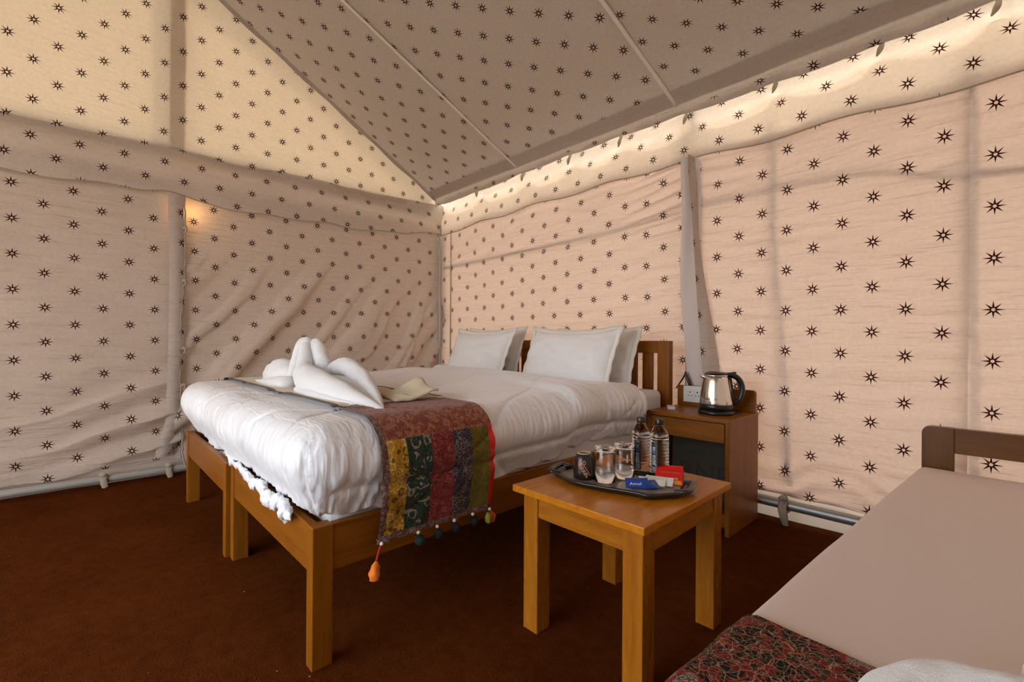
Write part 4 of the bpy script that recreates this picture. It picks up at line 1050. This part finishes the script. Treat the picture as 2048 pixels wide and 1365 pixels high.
# ------------------------------------------------------------------ tray
tr = empty('serving_tray', (-0.872, 1.322, TZ), math.radians(17))
hl, hw = 0.222, 0.128
out = [(-hl, -0.055), (-hl+0.045, -0.078), (-0.12, -hw+0.004), (0.0, -hw), (0.10, -hw+0.002), (0.13, -hw-0.012), (hl-0.035, -0.085), (hl, -0.06), (hl, 0.06), (hl-0.035, 0.085), (0.13, hw+0.012), (0.10, hw-0.002), (0, hw), (-0.12, hw-0.004), (-hl+0.045, 0.078), (-hl, 0.055)]
OUT = catmull(out+[out[0]], 120)[:-1, :2] if False else np.array(out)
def smooth_loop(P, k=2):
    for _ in range(k):
        Q = []
        for i in range(len(P)):
            a, b = np.array(P[i]), np.array(P[(i+1) % len(P)]); Q += [a*0.75+b*0.25, a*0.25+b*0.75]
        P = Q
    return np.array(P)
O2 = smooth_loop(out, 2); n = len(O2)
def ring(sc, z): return [(x*sc, y*sc, z) for x, y in O2]
def inset(d, z):
    c = []
    for i in range(n):
        t_ = O2[(i+1) % n]-O2[i-1]; t_ = t_/np.linalg.norm(t_); nn = np.array([t_[1], -t_[0]])
        p = O2[i]-nn*d; c.append((p[0], p[1], z))
    return c
V = inset(0.020, 0.003)+inset(0.008, 0.005)+inset(0.0, 0.016)+inset(0.0, 0.0205)+inset(0.013, 0.021)+inset(0.016, 0.018)+inset(0.022, 0.0085)
Fc = grid_faces(n, 7, True)
Fc += [tuple(reversed(range(n))), tuple(range(6*n, 7*n))]
link_mesh('rim', V, Fc, M_BLACKM, tr, True)
Vt = inset(0.026, 0.0092); link_mesh('tray_floor', Vt+inset(0.026, 0.0080), [tuple(range(n))]+grid_faces(n, 2, True), M_TRAYTOP, tr)
for sx in (-1, 1):
    for sy in (-1, 1): box('foot', (sx*0.15-0.012, sy*0.06-0.012, 0), (sx*0.15+0.012, sy*0.06+0.012, 0.005), M_BLACKM, tr, bev=0.001)
for sx in (-1, 1):
    V, Fc = tube([(sx*(hl-0.03), -0.05, 0.020), (sx*(hl+0.004), -0.045, 0.023), (sx*(hl+0.006), 0.045, 0.023), (sx*(hl-0.03), 0.05, 0.020)], [0.008, 0.010, 0.010, 0.008], 12, 40, flat=(1.3, 0.7))
    link_mesh('handle', V, Fc, M_BLACKM, tr, True)
tag(tr, 'black-brown melamine serving tray with end handles on the coffee table', 'tray')
TF = TZ+0.0095
# upturned mug
mg = empty('mug', (-0.968, 1.262, TF), math.radians(0))
lathe('body', [(0.040, 0.0), (0.0425, 0.002), (0.0435, 0.020), (0.043, 0.045), (0.039, 0.066), (0.031, 0.082), (0.0275, 0.086)], M_MUG, mg, 44)
lathe('inside', [(0.040, 0.0), (0.038, 0.003), (0.038, 0.05), (0.02, 0.07), (0.001, 0.07)], M_MUG, mg, 32)
lathe('foot_ring', [(0.0275, 0.086), (0.0275, 0.0885), (0.0245, 0.0885), (0.0235, 0.084), (0.001, 0.084)], M_MUGRIM, mg, 40)
lathe('foot_recess', [(0.0236, 0.0845), (0.001, 0.0846)], M_MUG, mg, 30)
def on_mug(a, z): # surface point a little proud of the glaze
    r = np.interp(z, [0.002, 0.020, 0.045, 0.066, 0.082], [0.0425, 0.0435, 0.043, 0.039, 0.031])+0.0004
    return (r*math.cos(a), r*math.sin(a), z)
ma = math.radians(-62)
def deco(pts): tube_obj('painted_scroll', [on_mug(ma+a, z) for a, z in pts], 0.0013, M_MUGDECO, mg, 6, 40)
deco([(-0.30, 0.070), (-0.05, 0.058), (0.22, 0.047), (0.48, 0.033), (0.66, 0.018)])
deco([(0.02, 0.056), (0.12, 0.066), (0.26, 0.064), (0.25, 0.055), (0.16, 0.056)])
for k in range(5):
    a0 = -0.28+k*0.17; z0 = 0.066-k*0.0095
    deco([(a0, z0), (a0-0.10, z0-0.010), (a0-0.03, z0-0.017), (a0+0.04, z0-0.010), (a0+0.02, z0-0.002)])
mh = tube_obj('handle', [(-0.030, 0.028, 0.064), (-0.042, 0.042, 0.058), (-0.046, 0.046, 0.040), (-0.040, 0.040, 0.022), (-0.032, 0.030, 0.018)], 0.005, M_MUG, mg, 10, 30)
mg.scale = (0.86, 0.86, 0.97)
tag(mg, 'dark brown mug turned upside down, painted with a pink leafy scroll', 'mug')
# two upturned tumblers
def tumbler(loc, label):
    g = empty('drinking_glass', loc)
    lathe('glass_wall', [(0.0335, 0.0), (0.0345, 0.001), (0.0350, 0.05), (0.0345, 0.112), (0.0320, 0.117), (0.001, 0.117), (0.001, 0.106), (0.0300, 0.105), (0.0325, 0.095), (0.0328, 0.05), (0.0322, 0.001), (0.0335, 0.0)], M_GLASS, g, 44)
    return tag(g, label, 'glass', 'upturned glasses on the tray')
tumbler((-0.900, 1.286, TF), 'clear glass tumbler turned upside down, next to the dark mug')
tumbler((-0.880, 1.370, TF), 'clear glass tumbler turned upside down, behind the other glass')
# water bottles
def bottle(loc, rz, label, cap):
    b = empty('water_bottle', loc, rz)
    prof = [(0.001, 0.0), (0.026, 0.0), (0.0305, 0.004), (0.0315, 0.012)]
    z = 0.022
    while z < 0.128:
        prof += [(0.0315, z), (0.0315, z+0.0045), (0.0293, z+0.0068), (0.0293, z+0.0082)]; z += 0.0105
    prof += [(0.0315, 0.132), (0.0312, 0.142), (0.028, 0.155), (0.020, 0.172), (0.0135, 0.182), (0.0125, 0.188), (0.001, 0.188)]
    lathe('bottle_body', prof, M_WATER, b, 36)
    lathe('cap', [(0.0148, 0.184), (0.0155, 0.186), (0.0152, 0.200), (0.0138, 0.202), (0.001, 0.202)], cap, b, 28)
    lathe('neck_ring', [(0.0135, 0.1795), (0.0165, 0.181), (0.0135, 0.1830)], M_GLASS, b, 28)
    # wrap label: a tall narrow strip
    r = 0.0320; V = []; na = 14
    a0 = -0.36
    for zz_ in np.linspace(0.024, 0.126, 12):
        for k in range(na): a = a0+0.72*k/(na-1); V.append((r*math.cos(a), r*math.sin(a), zz_))
    lb = link_mesh('label', V, grid_faces(na, 12), M_LABEL, b, True)
    for txt, col, c in (('JEDIS', M_INK, 0.066), ('+', M_BLUEINK, 0.0925), ('N', M_INK, 0.104)):
        Vt, Ft = text_mesh(txt, 0.0155 if txt != '+' else 0.026)
        P = []
        for x, y, _ in Vt:
            a = -0.02-y/r; P.append(((r+0.0004)*math.cos(a), (r+0.0004)*math.sin(a), c+x))
        link_mesh('lettering', P, Ft, col, lb)
    for k in range(4):
        V = []
        for kk in range(8): a = a0+0.08+0.5*kk/7; V += [((r+0.0004)*math.cos(a), (r+0.0004)*math.sin(a), 0.028+k*0.004), ((r+0.0004)*math.cos(a), (r+0.0004)*math.sin(a), 0.0295+k*0.004)]
        link_mesh('fine_print', V, [(2*i, 2*i+2, 2*i+3, 2*i+1) for i in range(7)], M_GREYP, lb)
    return tag(b, label, 'bottle', 'water bottles on the tray')
bottle((-0.862, 1.447, TF-0.002), math.radians(-78), 'clear water bottle with brown-black cap, next to the upturned glasses', plain('brown_cap', (0.030, 0.016, 0.012), 0.35))
bottle((-0.797, 1.457, TF-0.002), math.radians(-92), 'clear water bottle with black cap, above the red sachets', M_BLACK)

# sachets
def sachet(name, loc, rz, tilt, w, h, mat, label, group, txt=None, band=None, seed=0, roll=0.0):
    s = empty(name, loc); s.rotation_euler = (tilt, roll, rz)
    n, m = 18, 12
    U, Vv = np.meshgrid(np.linspace(-1, 1, n), np.linspace(-1, 1, m))
    prof = np.clip(1-U**4, 0, 1)**0.7*np.clip(1-Vv**4, 0, 1)**0.7
    Z = 0.0035+0.0028*prof+0.0006*fbm(U*3+seed, Vv*3)
    top = np.stack([U*w/2, Vv*h/2, Z], -1).reshape(-1, 3); bot = np.stack([U*w/2, Vv*h/2, 0.0032-0.0028*prof], -1).reshape(-1, 3)
    Fc = grid_faces(n, m); k = n*m
    link_mesh('packet', np.vstack([top, bot]), Fc+[tuple(reversed([i+k for i in f])) for f in Fc], mat, s, True)
    if band:
        bm_, f0, f1 = band
        Ub, Vb = np.meshgrid(np.linspace(-0.97, 0.97, n), np.linspace(f0, f1, 6))
        pr = np.clip(1-Ub**4, 0, 1)**0.7*np.clip(1-Vb**4, 0, 1)**0.7
        link_mesh('colour_band', np.stack([Ub*w/2, Vb*h/2, 0.0035+0.0028*pr+0.0006*fbm(Ub*3+seed, Vb*3)+0.0004], -1).reshape(-1, 3), grid_faces(n, 6), bm_, s, True)
    for sx in (-1, 1):      # crimped sealed ends
        V = []
        for j in range(13):
            yy_ = -h/2+h*j/12; V += [(sx*w/2, yy_, 0.0034), (sx*(w/2+(0.003 if j % 2 else 0.005)), yy_, 0.0034+0.0006*(-1)**j)]
        link_mesh('sealed_edge', V, [(2*i, 2*i+1, 2*i+3, 2*i+2) for i in range(12)], mat, s)
    if txt:
        Vt, Ft = text_mesh(txt[0], txt[1]); link_mesh('lettering', [(x+txt[2], y+txt[3], 0.0074) for x, y, _ in Vt], Ft, M_INK, s)
    return tag(s, label, 'sachet', group)
SZ = TF+0.002
sachet('red_sachet', (-0.748, 1.438, SZ+0.028), math.radians(32), math.radians(38), 0.078, 0.052, M_SRED, 'shiny red sachet standing highest behind the other red sachet', 'red sachets', seed=1)
sachet('red_sachet', (-0.735, 1.408, SZ+0.016), math.radians(30), math.radians(30), 0.076, 0.056, M_SRED, 'red sachet with orange band and white lettering, overlapping the white packets', 'red sachets', txt=('CAFE', 0.011, 0.014, -0.006), band=(M_SORANGE, -0.97, -0.40), seed=2)
sachet('white_sachet', (-0.752, 1.375, SZ+0.010), math.radians(22), math.radians(24), 0.078, 0.042, M_SWHITE, 'plain white paper sachet tucked against the red sachets', 'white sachets', seed=3)
sachet('white_sachet', (-0.766, 1.352, SZ+0.010), math.radians(20), math.radians(20), 0.078, 0.040, M_SWHITE, 'plain white paper sachet lying next to the blue sachets', 'white sachets', seed=4)
sachet('blue_sachet', (-0.762, 1.318, SZ+0.008), math.radians(52), math.radians(18), 0.060, 0.044, M_SBLUE, 'dark blue sachet lying under the lettered blue sachet', 'blue sachets', seed=5)
sachet('blue_sachet', (-0.786, 1.296, SZ+0.012), math.radians(34), math.radians(30), 0.062, 0.042, M_SBLUE, 'dark blue sachet with white lettering nearest the tray edge', 'blue sachets', txt=('Amul', 0.017, -0.004, -0.008), seed=6, roll=math.radians(-4))

# ------------------------------------------------------------------ single bed near the camera
b2 = empty('single_bed', (0.27, 2.62, 0)); ox3, oy3 = b2.location.x, b2.location.y
def SB(n, lo, hi, m, **k): return box(n, (lo[0]-ox3, lo[1]-oy3, lo[2]), (hi[0]-ox3, hi[1]-oy3, hi[2]), m, b2, **k)
HX0, HX1, HY0, HY1, HT = -0.218, 0.76, 2.600, 2.645, 0.602
rl = lambda c, e: c.x < HX0-ox3+0.002 and c.z > HT-0.01 and abs(e.verts[0].co.y-e.verts[1].co.y) > 0.02
rr_ = lambda c, e: c.x > HX1-ox3-0.002 and c.z > HT-0.01 and abs(e.verts[0].co.y-e.verts[1].co.y) > 0.02
SB('head_post', (HX0, HY0, 0), (HX0+0.100, HY1, HT), WD['z'], round_=[(rl, 0.028, 6)])
SB('head_post', (HX1-0.100, HY0, 0), (HX1, HY1, HT), WD['z'], round_=[(rr_, 0.028, 6)])
SB('top_rail', (HX0+0.100, HY0+0.003, 0.500), (HX1-0.100, HY1-0.003, HT-0.001), WD['x'])
SB('lower_rail', (HX0+0.100, HY0+0.003, 0.22), (HX1-0.100, HY1-0.003, 0.32), WD['x'])
SB('side_rail', (HX0, 0.52, 0.17), (HX0+0.025, HY0, 0.29), WD['y']); SB('side_rail', (HX1-0.025, 0.52, 0.17), (HX1, HY0, 0.29), WD['y'])
SB('foot_rail', (HX0+0.06, 0.47, 0.17), (HX1-0.06, 0.495, 0.29), WD['x'])
SB('leg', (HX0, 0.46, 0), (HX0+0.06, 0.52, 0.30), WD['z']); SB('leg', (HX1-0.06, 0.46, 0), (HX1, 0.52, 0.30), WD['z'])
for k in range(8): SB('base_slat', (HX0+0.025, 0.60+k*0.245, 0.232), (HX1-0.025, 0.60+k*0.245+0.16, 0.248), WD['x'], bev=0)
tag(b2, 'dark wooden single bed frame with rounded headboard corner, near the camera', 'bed')
MR = math.radians(-3.6)
m2 = soft_box('mattress', (-0.225, 0.46, 0.249), (0.735, 2.565, 0.442), 0.028, M_BEIGE, 'single mattress under a smooth beige sheet, with the floral runner on it', 'mattress', sag=0.004)
piv = Vector((-0.215, 2.555, 0)); c0 = m2.location-piv
m2.location = piv+Matrix.Rotation(MR, 3, 'Z') @ c0; m2.rotation_euler = (0, 0, MR)
# soft creases in the sheet
for v in m2.data.vertices:
    if v.co.z > 0.05: v.co.z += 0.004*math.sin((v.co.x*0.8+v.co.y*0.25)*16)*sstep(-0.2, 0.4, v.co.x)
# floral runner across the foot half
def m2w(x, y, z):
    p = Matrix.Rotation(MR, 3, 'Z') @ (Vector((x, y, 0))-Vector((piv.x, piv.y, 0)))+piv
    return (p.x, p.y, z)
nu, nv = 90, 40
V = []; UVs = []
ux = np.linspace(-0.225-0.20, 0.735+0.20, nu)
for y in np.linspace(0.56, 0.905, nv):
    for u in ux:
        x = min(max(u, -0.225+0.03), 0.735-0.03); d = abs(u-x); sgn = -1 if u < x else 1
        a = min(d/0.035, PI/2); ex = max(d-0.035*PI/2, 0)
        X = x+sgn*(0.035*math.sin(a)); Z = 0.449-0.035*(1-math.cos(a))-ex+0.003*math.sin(y*40)*math.sin(a)+0.0025*float(fbm(u*5, y*5))
        V.append(m2w(X, y, Z)); UVs.append((u, y))
V2 = [(p[0], p[1], p[2]-0.004) for p in V]
fr2 = link_mesh('floral_runner', V, grid_faces(nu, nv), P_FLORAL, None, True, UVs)
tag(fr2, 'dark red and black floral print runner across the single bed', 'bed runner')
# white towel curled on the floral runner
t2 = empty('bath_towel', (0, 0, 0))
def tw2(name, pts, rad, **k):
    V, Fc = tube(pts, rad, 20, 70, jitter=0.02, **k); link_mesh(name, V, Fc, M_TERRY, t2, True)
tw2('rolled_rim', [(-0.090, 0.60, 0.482), (-0.100, 0.69, 0.490), (-0.082, 0.765, 0.500), (-0.040, 0.815, 0.506), (0.020, 0.845, 0.505), (0.09, 0.865, 0.500), (0.17, 0.87, 0.495)], [0.030, 0.032, 0.033, 0.032, 0.032, 0.034, 0.034])
tw2('folded_body', [(-0.03, 0.58, 0.482), (0.0, 0.68, 0.485), (0.08, 0.74, 0.485), (0.20, 0.75, 0.485)], [0.055, 0.085, 0.085, 0.06], flat=(1.2, 0.42), seed=3)
tw2('second_roll', [(0.035, 0.905, 0.500), (0.09, 0.90, 0.520), (0.17, 0.90, 0.53), (0.27, 0.90, 0.52)], [0.028, 0.042, 0.048, 0.045], seed=4)
tag(t2, 'white towel curled up on the floral runner of the single bed', 'towel')
